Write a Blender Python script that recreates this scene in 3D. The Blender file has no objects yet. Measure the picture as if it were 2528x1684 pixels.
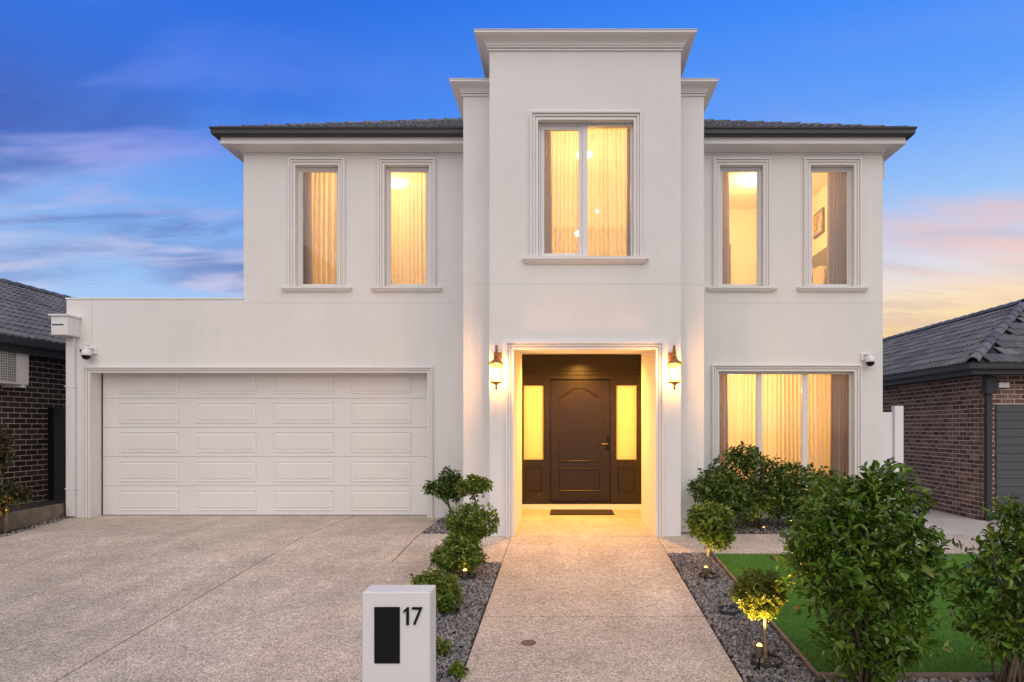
import bpy, math, random
import numpy as np
from mathutils import Vector, Matrix
random.seed(7)
RNG = np.random.default_rng(11)
R = math.radians
scene = bpy.context.scene
COL = scene.collection

# ------------------------------------------------------------------ camera
EYE = 1.406
cd = bpy.data.cameras.new("camera"); cam = bpy.data.objects.new("camera", cd); COL.objects.link(cam)
cam.location = (0, 0, EYE); cam.rotation_euler = (R(90), 0, 0)
cd.sensor_width = 36; cd.lens = 24.01; cd.shift_x = -0.0523; cd.shift_y = 0.0845
cd.clip_start = 0.05; cd.clip_end = 3000
scene.camera = cam

# ------------------------------------------------------------------ sky, sun, exposure
world = bpy.data.worlds.new("World"); scene.world = world; world.use_nodes = True
LOC1, LOC2, LOC3 = (0.26, 16.75, 0), (5.19, 4.69, 0), (19.91, 9.41, 0)
def build_sky():
    nt = world.node_tree; N = nt.nodes; L = nt.links; N.clear()
    def node(t, **kw):
        n = N.new(t)
        for k, v in kw.items(): setattr(n, k, v)
        return n
    def setin(n, i, v):
        if v is None: return
        if hasattr(v, 'links'): L.new(v, n.inputs[i])
        else: n.inputs[i].default_value = v
    def math_(op, a, b=None, c=None, clamp=False):
        n = node('ShaderNodeMath', operation=op, use_clamp=clamp)
        setin(n, 0, a); setin(n, 1, b); setin(n, 2, c)
        return n.outputs[0]
    def smooth(v, lo, hi):
        n = node('ShaderNodeMapRange', interpolation_type='SMOOTHSTEP')
        setin(n, 0, v); n.inputs[1].default_value = lo; n.inputs[2].default_value = hi
        return n.outputs[0]
    def ramp(v, stops):
        n = node('ShaderNodeValToRGB'); e = n.color_ramp.elements
        while len(e) < len(stops): e.new(0.5)
        for el, (p, c) in zip(e, stops): el.position = p; el.color = (*c, 1)
        setin(n, 0, v); return n.outputs[0]
    def mix(f, a, b):
        n = node('ShaderNodeMix', data_type='RGBA')
        setin(n, 0, f); setin(n, 6, a if hasattr(a, 'links') else (*a, 1)); setin(n, 7, b if hasattr(b, 'links') else (*b, 1))
        return n.outputs[2]
    tc = node('ShaderNodeTexCoord'); sep = node('ShaderNodeSeparateXYZ'); L.new(tc.outputs['Generated'], sep.inputs[0])
    x, y, z = sep.outputs
    zc = math_('MAXIMUM', z, 0.0)
    base = ramp(zc, [(0.0, (.58, .64, .76)), (.12, (.44, .62, .91)), (.20, (.32, .54, .91)), (.29, (.18, .40, .88)),
                     (.40, (.052, .215, .83)), (.55, (.016, .125, .70)), (1.0, (.012, .08, .42))])
    # azimuth towards the afterglow
    hl = math_('SQRT', math_('ADD', math_('MULTIPLY', x, x), math_('MULTIPLY', y, y)))
    az = math_('DIVIDE', math_('ADD', math_('MULTIPLY', x, .68), math_('MULTIPLY', y, .73)), math_('MAXIMUM', hl, .001))
    toward = smooth(az, .30, 1.0)
    glow = ramp(zc, [(0.0, (1.0, .62, .22)), (.12, (1.0, .70, .28)), (.165, (1.0, .79, .52)), (.21, (.74, .77, .88)), (.29, (.34, .57, .95)), (.40, (.125, .36, .97)), (.53, (.045, .25, .96)), (.8, (.02, .12, .6))])
    col = mix(math_('MULTIPLY', toward, .95), base, glow)
    # dusk clouds on a flat layer: broad soft banks and finer streaks
    den = math_('ADD', zc, .16)
    comb = node('ShaderNodeCombineXYZ'); setin(comb, 0, math_('DIVIDE', x, den)); setin(comb, 1, math_('DIVIDE', y, den))
    def layer(scale, loc, rot, nscale, det, rough, lo, hi, dist=.4):
        mp = node('ShaderNodeMapping'); L.new(comb.outputs[0], mp.inputs[0])
        mp.inputs['Scale'].default_value = scale; mp.inputs['Location'].default_value = loc; mp.inputs['Rotation'].default_value = (0, 0, R(rot))
        nz = node('ShaderNodeTexNoise'); L.new(mp.outputs[0], nz.inputs['Vector'])
        nz.inputs['Scale'].default_value = nscale; nz.inputs['Detail'].default_value = det; nz.inputs['Roughness'].default_value = rough; nz.inputs['Distortion'].default_value = dist
        return smooth(nz.outputs[0], lo, hi)
    low = smooth(zc, .50, .30)
    m1 = layer((.75, 1.5, 1), LOC1, 14, 1.0, 6, .5, .44, .66)
    m2 = layer((.8, 2.6, 1), LOC2, 8, 2.2, 8, .6, .46, .66)
    sh = layer((.9, 2.2, 1), LOC3, 14, 1.5, 4, .5, .40, .60)
    mask = math_('MULTIPLY', math_('MAXIMUM', math_('MULTIPLY', m1, .85), math_('MULTIPLY', m2, math_('MULTIPLY', smooth(zc, .34, .22), .7))), low)
    purple = mix(smooth(zc, .18, .36), (.17, .24, .54), (.045, .085, .42))
    pink = mix(smooth(zc, .20, .36), (.66, .60, .78), (.33, .34, .82))
    away = mix(sh, purple, pink)
    near = mix(sh, (.58, .42, .46), (1.0, .48, .30))
    ns = smooth(az, .60, .95)
    ccol = mix(ns, away, near)
    mask = math_('MULTIPLY', mask, math_('SUBTRACT', 1.0, math_('MULTIPLY', ns, .45)))
    col = mix(mask, col, ccol)
    # unseen sky behind and overhead, paled to mauve to neutralise light on the walls
    fill_sky = ramp(zc, [(0.0, (.74, .66, .63)), (.35, (.69, .62, .61)), (.7, (.54, .50, .52)), (1.0, (.45, .425, .445))])
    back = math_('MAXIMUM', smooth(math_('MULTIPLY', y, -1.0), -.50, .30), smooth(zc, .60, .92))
    col = mix(math_('MULTIPLY', back, .93), col, fill_sky)
    # below the horizon: the far ground
    col = mix(smooth(z, .0, -.04), col, (.20, .19, .19))
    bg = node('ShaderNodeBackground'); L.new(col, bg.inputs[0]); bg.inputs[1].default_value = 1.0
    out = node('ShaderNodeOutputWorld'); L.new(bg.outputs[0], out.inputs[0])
build_sky()

sd = bpy.data.lights.new("dusk_sun", 'SUN'); sun = bpy.data.objects.new("dusk_sun", sd); COL.objects.link(sun)
sd.energy = 1.5; sd.angle = R(75); sd.color = (1.0, .915, .855)
sun.rotation_euler = (R(48), 0, R(8))           # from behind the camera, high and soft
vs = scene.view_settings; vs.view_transform = 'Standard'; vs.look = 'None'; vs.exposure = 0.0; vs.gamma = 1.0; vs.use_curve_mapping = False
scene.cycles.use_denoising = True
scene.cycles.max_bounces = 8; scene.cycles.transparent_max_bounces = 12
scene.cycles.sample_clamp_indirect = 6

# ------------------------------------------------------------------ materials
def nt_new(name):
    m = bpy.data.materials.new(name); m.use_nodes = True
    return m, m.node_tree, m.node_tree.nodes['Principled BSDF']
def vec_pos(nt):
    g = nt.nodes.new('ShaderNodeNewGeometry'); return g
def M(name, base, rough=.6, metallic=0., spec=.5, tone=None, bump=None, coat=0., tone2=None, streak=0.):
    """base colour; tone=(scale, amount) mottles it, bump=(scale, strength, distance) gives fine relief"""
    m, nt, p = nt_new(name)
    p.inputs['Base Color'].default_value = (*base, 1); p.inputs['Roughness'].default_value = rough
    p.inputs['Metallic'].default_value = metallic; p.inputs['Specular IOR Level'].default_value = spec
    p.inputs['Coat Weight'].default_value = coat
    g = vec_pos(nt)
    def noise(scale, detail=5):
        n = nt.nodes.new('ShaderNodeTexNoise'); n.inputs['Scale'].default_value = scale; n.inputs['Detail'].default_value = detail
        nt.links.new(g.outputs['Position'], n.inputs['Vector']); return n.outputs[0]
    last = None
    for t in (tone, tone2):
        if not t: continue
        mr = nt.nodes.new('ShaderNodeMapRange'); nt.links.new(noise(t[0]), mr.inputs[0])
        mr.inputs[1].default_value = .3; mr.inputs[2].default_value = .7; mr.inputs[3].default_value = 1 - t[1]; mr.inputs[4].default_value = 1 + t[1]
        mx = nt.nodes.new('ShaderNodeMix'); mx.data_type = 'RGBA'; mx.blend_type = 'MULTIPLY'; mx.inputs[0].default_value = 1
        if last is None: mx.inputs[6].default_value = (*base, 1)
        else: nt.links.new(last, mx.inputs[6])
        nt.links.new(mr.outputs[0], mx.inputs[7]); last = mx.outputs[2]
    if streak:                                   # faint rain streaks running down
        mp = nt.nodes.new('ShaderNodeMapping'); nt.links.new(g.outputs['Position'], mp.inputs[0]); mp.inputs['Scale'].default_value = (9, 9, .45)
        n = nt.nodes.new('ShaderNodeTexNoise'); n.inputs['Scale'].default_value = 1; n.inputs['Detail'].default_value = 6; nt.links.new(mp.outputs[0], n.inputs['Vector'])
        mr = nt.nodes.new('ShaderNodeMapRange'); nt.links.new(n.outputs[0], mr.inputs[0]); mr.inputs[1].default_value = .35; mr.inputs[2].default_value = .65; mr.inputs[3].default_value = 1 - streak; mr.inputs[4].default_value = 1 + streak
        mx = nt.nodes.new('ShaderNodeMix'); mx.data_type = 'RGBA'; mx.blend_type = 'MULTIPLY'; mx.inputs[0].default_value = 1
        nt.links.new(last, mx.inputs[6]); nt.links.new(mr.outputs[0], mx.inputs[7]); last = mx.outputs[2]
    if last is not None: nt.links.new(last, p.inputs['Base Color'])
    if bump:
        b = nt.nodes.new('ShaderNodeBump'); b.inputs['Strength'].default_value = bump[1]; b.inputs['Distance'].default_value = bump[2]
        nt.links.new(noise(bump[0], 8), b.inputs['Height']); nt.links.new(b.outputs[0], p.inputs['Normal'])
    return m
def emit(name, col, strength):
    m, nt, p = nt_new(name)
    p.inputs['Base Color'].default_value = (*col, 1); p.inputs['Emission Color'].default_value = (*col, 1); p.inputs['Emission Strength'].default_value = strength
    return m
def rand_mat(name, stops, rough, bump=None, spec=.5, tone=None):
    """colour picked at random for every object and every loose piece"""
    m, nt, p = nt_new(name); g = vec_pos(nt); oi = nt.nodes.new('ShaderNodeObjectInfo')
    a = nt.nodes.new('ShaderNodeMath'); a.operation = 'ADD'; nt.links.new(g.outputs['Random Per Island'], a.inputs[0]); nt.links.new(oi.outputs['Random'], a.inputs[1])
    f = nt.nodes.new('ShaderNodeMath'); f.operation = 'FRACT'; nt.links.new(a.outputs[0], f.inputs[0])
    r = nt.nodes.new('ShaderNodeValToRGB'); e = r.color_ramp.elements
    while len(e) < len(stops): e.new(.5)
    for el, (q, c) in zip(e, stops): el.position = q; el.color = (*c, 1)
    nt.links.new(f.outputs[0], r.inputs[0])
    last = r.outputs[0]
    if tone:
        n = nt.nodes.new('ShaderNodeTexNoise'); n.inputs['Scale'].default_value = tone[0]; n.inputs['Detail'].default_value = 6; nt.links.new(g.outputs['Position'], n.inputs['Vector'])
        mr = nt.nodes.new('ShaderNodeMapRange'); nt.links.new(n.outputs[0], mr.inputs[0]); mr.inputs[1].default_value = .3; mr.inputs[2].default_value = .7
        mr.inputs[3].default_value = 1 - tone[1]; mr.inputs[4].default_value = 1 + tone[1]
        mx = nt.nodes.new('ShaderNodeMix'); mx.data_type = 'RGBA'; mx.blend_type = 'MULTIPLY'; mx.inputs[0].default_value = 1
        nt.links.new(last, mx.inputs[6]); nt.links.new(mr.outputs[0], mx.inputs[7]); last = mx.outputs[2]
    nt.links.new(last, p.inputs['Base Color'])
    p.inputs['Roughness'].default_value = rough; p.inputs['Specular IOR Level'].default_value = spec
    if bump:
        n = nt.nodes.new('ShaderNodeTexNoise'); n.inputs['Scale'].default_value = bump[0]; n.inputs['Detail'].default_value = 8; nt.links.new(g.outputs['Position'], n.inputs['Vector'])
        b = nt.nodes.new('ShaderNodeBump'); b.inputs['Strength'].default_value = bump[1]; b.inputs['Distance'].default_value = bump[2]
        nt.links.new(n.outputs[0], b.inputs['Height']); nt.links.new(b.outputs[0], p.inputs['Normal'])
    return m
def leaf_mat(name, stops, rough=.35, trans=.25):
    m = rand_mat(name, stops, rough, tone=(9, .25)); nt = m.node_tree; p = nt.nodes['Principled BSDF']
    tr = nt.nodes.new('ShaderNodeBsdfTranslucent'); mx = nt.nodes.new('ShaderNodeMixShader'); mx.inputs[0].default_value = trans
    src = p.inputs['Base Color'].links[0].from_socket
    nt.links.new(src, tr.inputs[0]); nt.links.new(p.outputs[0], mx.inputs[1]); nt.links.new(tr.outputs[0], mx.inputs[2])
    nt.links.new(mx.outputs[0], nt.nodes['Material Output'].inputs[0]); return m
def glass_mat(name, tint=(1, 1, 1), refl=.5):
    m, nt, p = nt_new(name); nt.nodes.remove(p)
    t = nt.nodes.new('ShaderNodeBsdfTransparent'); t.inputs[0].default_value = (*tint, 1)
    g = nt.nodes.new('ShaderNodeBsdfGlossy'); g.inputs['Roughness'].default_value = .02
    f = nt.nodes.new('ShaderNodeFresnel'); f.inputs[0].default_value = 1.5
    k = nt.nodes.new('ShaderNodeMath'); k.operation = 'MULTIPLY'; nt.links.new(f.outputs[0], k.inputs[0]); k.inputs[1].default_value = refl * 2
    mx = nt.nodes.new('ShaderNodeMixShader'); nt.links.new(k.outputs[0], mx.inputs[0]); nt.links.new(t.outputs[0], mx.inputs[1]); nt.links.new(g.outputs[0], mx.inputs[2])
    nt.links.new(mx.outputs[0], nt.nodes['Material Output'].inputs[0]); return m
def cloth_mat(name, col, translucent, transparent):
    m, nt, p = nt_new(name); nt.nodes.remove(p)
    d = nt.nodes.new('ShaderNodeBsdfDiffuse'); d.inputs[0].default_value = (*col, 1)
    t = nt.nodes.new('ShaderNodeBsdfTranslucent'); t.inputs[0].default_value = (*col, 1)
    x = nt.nodes.new('ShaderNodeBsdfTransparent')
    a = nt.nodes.new('ShaderNodeMixShader'); a.inputs[0].default_value = translucent; nt.links.new(d.outputs[0], a.inputs[1]); nt.links.new(t.outputs[0], a.inputs[2])
    b = nt.nodes.new('ShaderNodeMixShader'); b.inputs[0].default_value = transparent; nt.links.new(a.outputs[0], b.inputs[1]); nt.links.new(x.outputs[0], b.inputs[2])
    nt.links.new(b.outputs[0], nt.nodes['Material Output'].inputs[0]); return m
def aggregate_mat(name, tint=(1, 1, 1)):
    m, nt, p = nt_new(name); g = vec_pos(nt)
    v = nt.nodes.new('ShaderNodeTexVoronoi'); v.inputs['Scale'].default_value = 88; nt.links.new(g.outputs['Position'], v.inputs['Vector'])
    sp = nt.nodes.new('ShaderNodeSeparateColor'); nt.links.new(v.outputs['Color'], sp.inputs[0])
    r = nt.nodes.new('ShaderNodeValToRGB'); e = r.color_ramp.elements
    st = [(0, (.20, .16, .14)), (.2, (.36, .305, .265)), (.45, (.50, .435, .385)), (.75, (.60, .53, .475)), (1, (.74, .68, .62))]
    while len(e) < len(st): e.new(.5)
    for el, (q, c) in zip(e, st): el.position = q; el.color = (c[0] * tint[0], c[1] * tint[1], c[2] * tint[2], 1)
    nt.links.new(sp.outputs[0], r.inputs[0])
    last = r.outputs[0]
    # cement paste between the pebbles
    dmr = nt.nodes.new('ShaderNodeMapRange'); nt.links.new(v.outputs['Distance'], dmr.inputs[0]); dmr.inputs[1].default_value = .45; dmr.inputs[2].default_value = .75
    mx = nt.nodes.new('ShaderNodeMix'); mx.data_type = 'RGBA'; nt.links.new(dmr.outputs[0], mx.inputs[0]); nt.links.new(last, mx.inputs[6]); mx.inputs[7].default_value = (.38 * tint[0], .335 * tint[1], .30 * tint[2], 1)
    last = mx.outputs[2]
    for sc, am in ((.45, .15), (2.3, .11), (14, .10)):
        n = nt.nodes.new('ShaderNodeTexNoise'); n.inputs['Scale'].default_value = sc; n.inputs['Detail'].default_value = 6; nt.links.new(g.outputs['Position'], n.inputs['Vector'])
        mr = nt.nodes.new('ShaderNodeMapRange'); nt.links.new(n.outputs[0], mr.inputs[0]); mr.inputs[1].default_value = .32; mr.inputs[2].default_value = .68; mr.inputs[3].default_value = 1 - am; mr.inputs[4].default_value = 1 + am
        k = nt.nodes.new('ShaderNodeMix'); k.data_type = 'RGBA'; k.blend_type = 'MULTIPLY'; k.inputs[0].default_value = 1; nt.links.new(last, k.inputs[6]); nt.links.new(mr.outputs[0], k.inputs[7]); last = k.outputs[2]
    mp = nt.nodes.new('ShaderNodeMapping'); nt.links.new(g.outputs['Position'], mp.inputs[0]); mp.inputs['Scale'].default_value = (2.6, .22, 1)
    n = nt.nodes.new('ShaderNodeTexNoise'); n.inputs['Scale'].default_value = 1; n.inputs['Detail'].default_value = 7; nt.links.new(mp.outputs[0], n.inputs['Vector'])
    mr = nt.nodes.new('ShaderNodeMapRange'); nt.links.new(n.outputs[0], mr.inputs[0]); mr.inputs[1].default_value = .32; mr.inputs[2].default_value = .68; mr.inputs[3].default_value = .90; mr.inputs[4].default_value = 1.08
    k = nt.nodes.new('ShaderNodeMix'); k.data_type = 'RGBA'; k.blend_type = 'MULTIPLY'; k.inputs[0].default_value = 1; nt.links.new(last, k.inputs[6]); nt.links.new(mr.outputs[0], k.inputs[7]); last = k.outputs[2]
    nt.links.new(last, p.inputs['Base Color'])
    p.inputs['Roughness'].default_value = .78
    b = nt.nodes.new('ShaderNodeBump'); b.invert = True; b.inputs['Strength'].default_value = .5; b.inputs['Distance'].default_value = .005
    nt.links.new(v.outputs['Distance'], b.inputs['Height']); nt.links.new(b.outputs[0], p.inputs['Normal'])
    return m

WALL = M('wall_render', (.755, .747, .733), .75, streak=.011, tone=(.8, .035), tone2=(5, .012), bump=(160, .10, .003))
TRIM = M('trim_paint', (.77, .755, .745), .55, tone=(1.5, .02))
WHITE = M('white_metal_paint', (.78, .78, .775), .35, tone=(2, .015))
FRAME = M('window_frame_paint', (.76, .755, .745), .4)
GARAGE = M('garage_door_paint', (.74, .725, .715), .42, tone=(1.2, .02))
GUTTER = M('dark_gutter_metal', (.028, .029, .034), .42)
DARK = M('charcoal_metal', (.028, .030, .034), .5)
BLACK = M('black_metal', (.008, .008, .0095), .4, spec=.2)
RUBBER = M('black_rubber', (.010, .010, .010), .6)
DOORP = M('door_paint', (.016, .0092, .0042), .26, tone=(3, .12))
BRONZE = M('lantern_bronze', (.34, .155, .042), .42, metallic=.25, tone=(60, .3))
STEEL = M('brushed_steel', (.45, .42, .38), .28, metallic=1)
TILE = rand_mat('roof_tile', [(0, (.10, .099, .10)), (.5, (.14, .138, .14)), (1, (.19, .187, .188))], .5, tone=(14, .18), bump=(60, .25, .004), spec=.3)
ROOFB = M('roof_underlay', (.02, .02, .022), .8)
BRICKR = rand_mat('red_brown_brick', [(0, (.085, .042, .033)), (.35, (.14, .066, .050)), (.7, (.185, .096, .074)), (1, (.25, .155, .125))], .8, tone=(26, .3), bump=(70, .5, .006))
BRICKL = rand_mat('dark_brown_brick', [(0, (.022, .014, .012)), (.5, (.045, .027, .022)), (1, (.085, .050, .042))], .7, tone=(26, .3), bump=(70, .5, .006))
MORTR = M('mortar', (.58, .51, .45), .9, tone=(20, .15), bump=(90, .4, .004))
TIMBER = M('weathered_timber', (.19, .135, .095), .75, tone=(7, .3), tone2=(40, .15), bump=(45, .4, .004))
SLEEPER = M('sleeper_timber', (.20, .165, .13), .8, tone=(6, .3), tone2=(45, .15), bump=(40, .4, .005))
AGG = aggregate_mat('exposed_aggregate', (1.15, 1.12, 1.06))
JOINT = M('joint_filler', (.19, .165, .145), .9)
SOIL = M('soil', (.050, .042, .038), .95, tone=(12, .3), bump=(60, .7, .01))
EARTH = M('earth', (.16, .14, .12), .95, tone=(.6, .3), bump=(20, .5, .01))
CONC = M('concrete', (.52, .48, .45), .85, tone=(1.4, .1), tone2=(30, .06), bump=(120, .3, .002))
CHIP = rand_mat('slate_chips', [(0, (.085, .080, .082)), (.45, (.18, .172, .175)), (.8, (.28, .265, .262)), (1, (.42, .385, .36))], .62, tone=(30, .2))
TURF = M('turf_backing', (.075, .21, .014), .9, tone=(2.2, .18), tone2=(40, .25), bump=(220, .8, .008))
BLADE = rand_mat('turf_blade', [(0, (.06, .18, .010)), (.6, (.105, .28, .018)), (1, (.15, .35, .035))], .55)
BARK = M('bark', (.13, .095, .065), .85, tone=(30, .3), bump=(60, .6, .006))
BARKP = M('pale_bark', (.24, .19, .13), .8, tone=(30, .3), bump=(60, .6, .006))
MAT_ = M('coir_mat', (.030, .020, .016), .95, bump=(300, .8, .006))
LEAF_BIG = leaf_mat('laurel_leaf', [(0, (.046, .095, .009)), (.5, (.098, .190, .017)), (.85, (.165, .28, .030)), (.97, (.22, .30, .045)), (1, (.34, .26, .06))], .25, .28)
LEAF_SM = leaf_mat('box_leaf', [(0, (.065, .115, .012)), (.5, (.135, .21, .022)), (.85, (.21, .28, .035)), (1, (.30, .32, .06))], .42, .3)
LEAF_DK = leaf_mat('dark_green_leaf', [(0, (.034, .070, .009)), (.5, (.070, .130, .016)), (.9, (.12, .19, .026)), (1, (.19, .23, .045))], .42, .25)  # darker green leaf colour, for wall plants and the far tree
LEAF_YL = leaf_mat('golden_leaf', [(0, (.075, .105, .008)), (.5, (.14, .17, .014)), (1, (.22, .22, .025))], .5, .35)
LEAF_RD = leaf_mat('reddish_leaf', [(0, (.020, .035, .008)), (.6, (.045, .060, .015)), (.9, (.11, .06, .03)), (1, (.22, .10, .06))], .42, .3)
GLASS = glass_mat('window_glass', (.96, .97, .96), .42)
LGLASS = cloth_mat('lantern_glass', (1.0, .72, .26), .9, .72)
SHEER = cloth_mat('sheer_curtain', (.88, .81, .69), .74, .14)
DRAPE = cloth_mat('blockout_drape', (.56, .47, .44), .22, 0)
ROOM = M('room_paint', (.80, .72, .58), .8)
CARPET = M('room_carpet', (.32, .27, .21), .95)
FROST = cloth_mat('frosted_glass', (.95, .86, .62), .9, .05)
WARM = (1.0, .56, .21)
CEIL_LAMP = emit('ceiling_lamp_glow', (1.0, .80, .50), 12)
BULB = emit('bulb_glow', (1.0, .74, .36), 30)
SPOTGLOW = emit('garden_spot_glow', (1.0, .46, .09), 7)

# ------------------------------------------------------------------ mesh helpers
class MB:
    def __init__(s): s.v = []; s.f = []
    def add(s, v, f):
        o = len(s.v); s.v += [tuple(p) for p in v]; s.f += [tuple(i + o for i in q) for q in f]; return s
    def box(s, x0, x1, y0, y1, z0, z1):
        return s.add([(x0, y0, z0), (x1, y0, z0), (x1, y1, z0), (x0, y1, z0), (x0, y0, z1), (x1, y0, z1), (x1, y1, z1), (x0, y1, z1)],
                     [(0, 3, 2, 1), (4, 5, 6, 7), (0, 1, 5, 4), (1, 2, 6, 5), (2, 3, 7, 6), (3, 0, 4, 7)])
    def bevbox(s, x0, x1, y0, y1, z0, z1, b=.006):
        """box with chamfered front, side and top edges (24 verts)"""
        v = []; 
        for (sx, x) in ((1, x0), (-1, x1)):
            for (sy, y) in ((1, y0), (-1, y1)):
                for (sz, z) in ((1, z0), (-1, z1)):
                    v += [(x, y + sy * b, z + sz * b), (x + sx * b, y, z + sz * b), (x + sx * b, y + sy * b, z)]
        def i(a, b_, c, k): return ((a * 2 + b_) * 2 + c) * 3 + k
        f = [(i(0,0,0,0), i(0,0,1,0), i(0,1,1,0), i(0,1,0,0)), (i(1,0,0,0), i(1,1,0,0), i(1,1,1,0), i(1,0,1,0)),
             (i(0,0,0,1), i(1,0,0,1), i(1,0,1,1), i(0,0,1,1)), (i(0,1,0,1), i(0,1,1,1), i(1,1,1,1), i(1,1,0,1)),
             (i(0,0,0,2), i(0,1,0,2), i(1,1,0,2), i(1,0,0,2)), (i(0,0,1,2), i(1,0,1,2), i(1,1,1,2), i(0,1,1,2))]
        for a in (0, 1):
            for c in (0, 1):
                f.append((i(a,c,0,0), i(a,c,1,0), i(a,c,1,1), i(a,c,0,1)))
                f.append((i(a,0,c,0), i(a,1,c,0), i(a,1,c,2), i(a,0,c,2)))
                f.append((i(0,a,c,1), i(1,a,c,1), i(1,a,c,2), i(0,a,c,2)))
        for a in (0, 1):
            for b_ in (0, 1):
                for c in (0, 1): f.append((i(a,b_,c,0), i(a,b_,c,1), i(a,b_,c,2)))
        return s.add(v, f)
    def tube(s, pts, rad, n=8, cap=True):
        pts = [Vector(p) for p in pts]; rad = rad if isinstance(rad, (list, tuple)) else [rad] * len(pts)
        o = len(s.v); ref = None
        for k, p in enumerate(pts):
            t = (pts[min(k + 1, len(pts) - 1)] - pts[max(k - 1, 0)]).normalized()
            if ref is None: ref = Vector((1, 0, 0)) if abs(t.x) < .8 else Vector((0, 1, 0))
            a = (ref - t * ref.dot(t)).normalized(); b = t.cross(a); ref = a
            for j in range(n):
                q = p + (a * math.cos(2 * math.pi * j / n) + b * math.sin(2 * math.pi * j / n)) * rad[k]; s.v.append(tuple(q))
        for k in range(len(pts) - 1):
            for j in range(n):
                a = o + k * n + j; b = o + k * n + (j + 1) % n; s.f.append((a, b, b + n, a + n))
        if cap:
            s.f.append(tuple(o + j for j in range(n))[::-1]); s.f.append(tuple(o + (len(pts) - 1) * n + j for j in range(n)))
        return s
    def lathe(s, prof, cx, cy, n=12, cz=0, rot=0):
        o = len(s.v)
        for (r, z) in prof:
            for j in range(n):
                a = 2 * math.pi * j / n + rot; s.v.append((cx + r * math.cos(a), cy + r * math.sin(a), cz + z))
        for k in range(len(prof) - 1):
            for j in range(n):
                a = o + k * n + j; b = o + k * n + (j + 1) % n; s.f.append((a, b, b + n, a + n))
        if prof[0][0] > 1e-5: s.f.append(tuple(o + j for j in range(n))[::-1])
        if prof[-1][0] > 1e-5: s.f.append(tuple(o + (len(prof) - 1) * n + j for j in range(n)))
        return s
    def sweep(s, prof, path, caps=True):
        """prof: (out, z); path: (x, y, (ox, oy)) plan points with mitre directions"""
        o = len(s.v); n = len(prof)
        for (x, y, (ox, oy)) in path:
            for (u, z) in prof: s.v.append((x + ox * u, y + oy * u, z))
        for k in range(len(path) - 1):
            for j in range(n):
                a = o + k * n + j; b = o + k * n + (j + 1) % n; s.f.append((a, b, b + n, a + n))
        if caps:
            s.f.append(tuple(o + j for j in range(n))[::-1]); s.f.append(tuple(o + (len(path) - 1) * n + j for j in range(n)))
        return s
    def surround(s, prof, x0, x1, z0, z1, y, closed_bottom=False):
        """profile (u outwards from the opening, v proud of the wall) run up, over and down an opening"""
        o = len(s.v); n = len(prof)
        for (px, pz, ox, oz) in ((x0, z0, -1, 0), (x0, z1, -1, 1), (x1, z1, 1, 1), (x1, z0, 1, 0)):
            for (u, v) in prof: s.v.append((px + ox * u, y - v, pz + oz * u))
        for k in range(3):
            for j in range(n):
                a = o + k * n + j; b = o + k * n + (j + 1) % n; s.f.append((a, b, b + n, a + n))
        s.f.append(tuple(o + j for j in range(n))); s.f.append(tuple(o + 3 * n + j for j in range(n))[::-1])
        return s
    def gridwall(s, xs, zs, holes, y0, y1, back=True):
        """wall in the xz plane, thickness y0..y1, with rectangular holes (x0,x1,z0,z1)"""
        xs = sorted(set([round(a, 4) for a in xs] + [round(min(max(h[i], min(xs)), max(xs)), 4) for h in holes for i in (0, 1)]))
        zs = sorted(set([round(a, 4) for a in zs] + [round(min(max(h[i], min(zs)), max(zs)), 4) for h in holes for i in (2, 3)]))
        nx, nz = len(xs) - 1, len(zs) - 1
        full = [[not any(h[0] - 1e-4 < (xs[i] + xs[i + 1]) / 2 < h[1] + 1e-4 and h[2] - 1e-4 < (zs[j] + zs[j + 1]) / 2 < h[3] + 1e-4 for h in holes) for j in range(nz)] for i in range(nx)]
        idx = {}
        def V(i, j, b):
            k = (i, j, b)
            if k not in idx: idx[k] = len(s.v); s.v.append((xs[i], y1 if b else y0, zs[j]))
            return idx[k]
        F = lambda i, j: 0 <= i < nx and 0 <= j < nz and full[i][j]
        for i in range(nx):
            for j in range(nz):
                if not full[i][j]: continue
                s.f.append((V(i, j, 0), V(i + 1, j, 0), V(i + 1, j + 1, 0), V(i, j + 1, 0)))
                if back: s.f.append((V(i, j, 1), V(i, j + 1, 1), V(i + 1, j + 1, 1), V(i + 1, j, 1)))
                if not F(i - 1, j): s.f.append((V(i, j, 0), V(i, j + 1, 0), V(i, j + 1, 1), V(i, j, 1)))
                if not F(i + 1, j): s.f.append((V(i + 1, j, 0), V(i + 1, j, 1), V(i + 1, j + 1, 1), V(i + 1, j + 1, 0)))
                if not F(i, j - 1): s.f.append((V(i, j, 0), V(i, j, 1), V(i + 1, j, 1), V(i + 1, j, 0)))
                if not F(i, j + 1): s.f.append((V(i, j + 1, 0), V(i + 1, j + 1, 0), V(i + 1, j + 1, 1), V(i, j + 1, 1)))
        return s
    def build(s, name, mat, parent=None, smooth=False, kind=None):
        me = bpy.data.meshes.new(name); me.from_pydata(s.v, [], s.f); me.update()
        return link(name, me, mat, parent, smooth, kind)
def link(name, me, mat, parent=None, smooth=False, kind=None):
    if mat and not me.materials: me.materials.append(mat)
    if smooth:
        for p in me.polygons: p.use_smooth = True
    o = bpy.data.objects.new(name, me); COL.objects.link(o)
    if parent:
        o.parent = parent; o.matrix_parent_inverse = Matrix.Translation(parent.location).inverted() if parent.type == 'EMPTY' and parent.parent is None else Matrix()
    if kind: o['kind'] = kind
    return o
def tag(o, label, cat, group=None):
    o['label'] = label; o['category'] = cat
    if group: o['group'] = group
    return o
def thing(name, label, cat, loc=(0, 0, 0), group=None):
    o = bpy.data.objects.new(name, None); COL.objects.link(o); o.location = loc; o.empty_display_size = .1
    return tag(o, label, cat, group)
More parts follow.
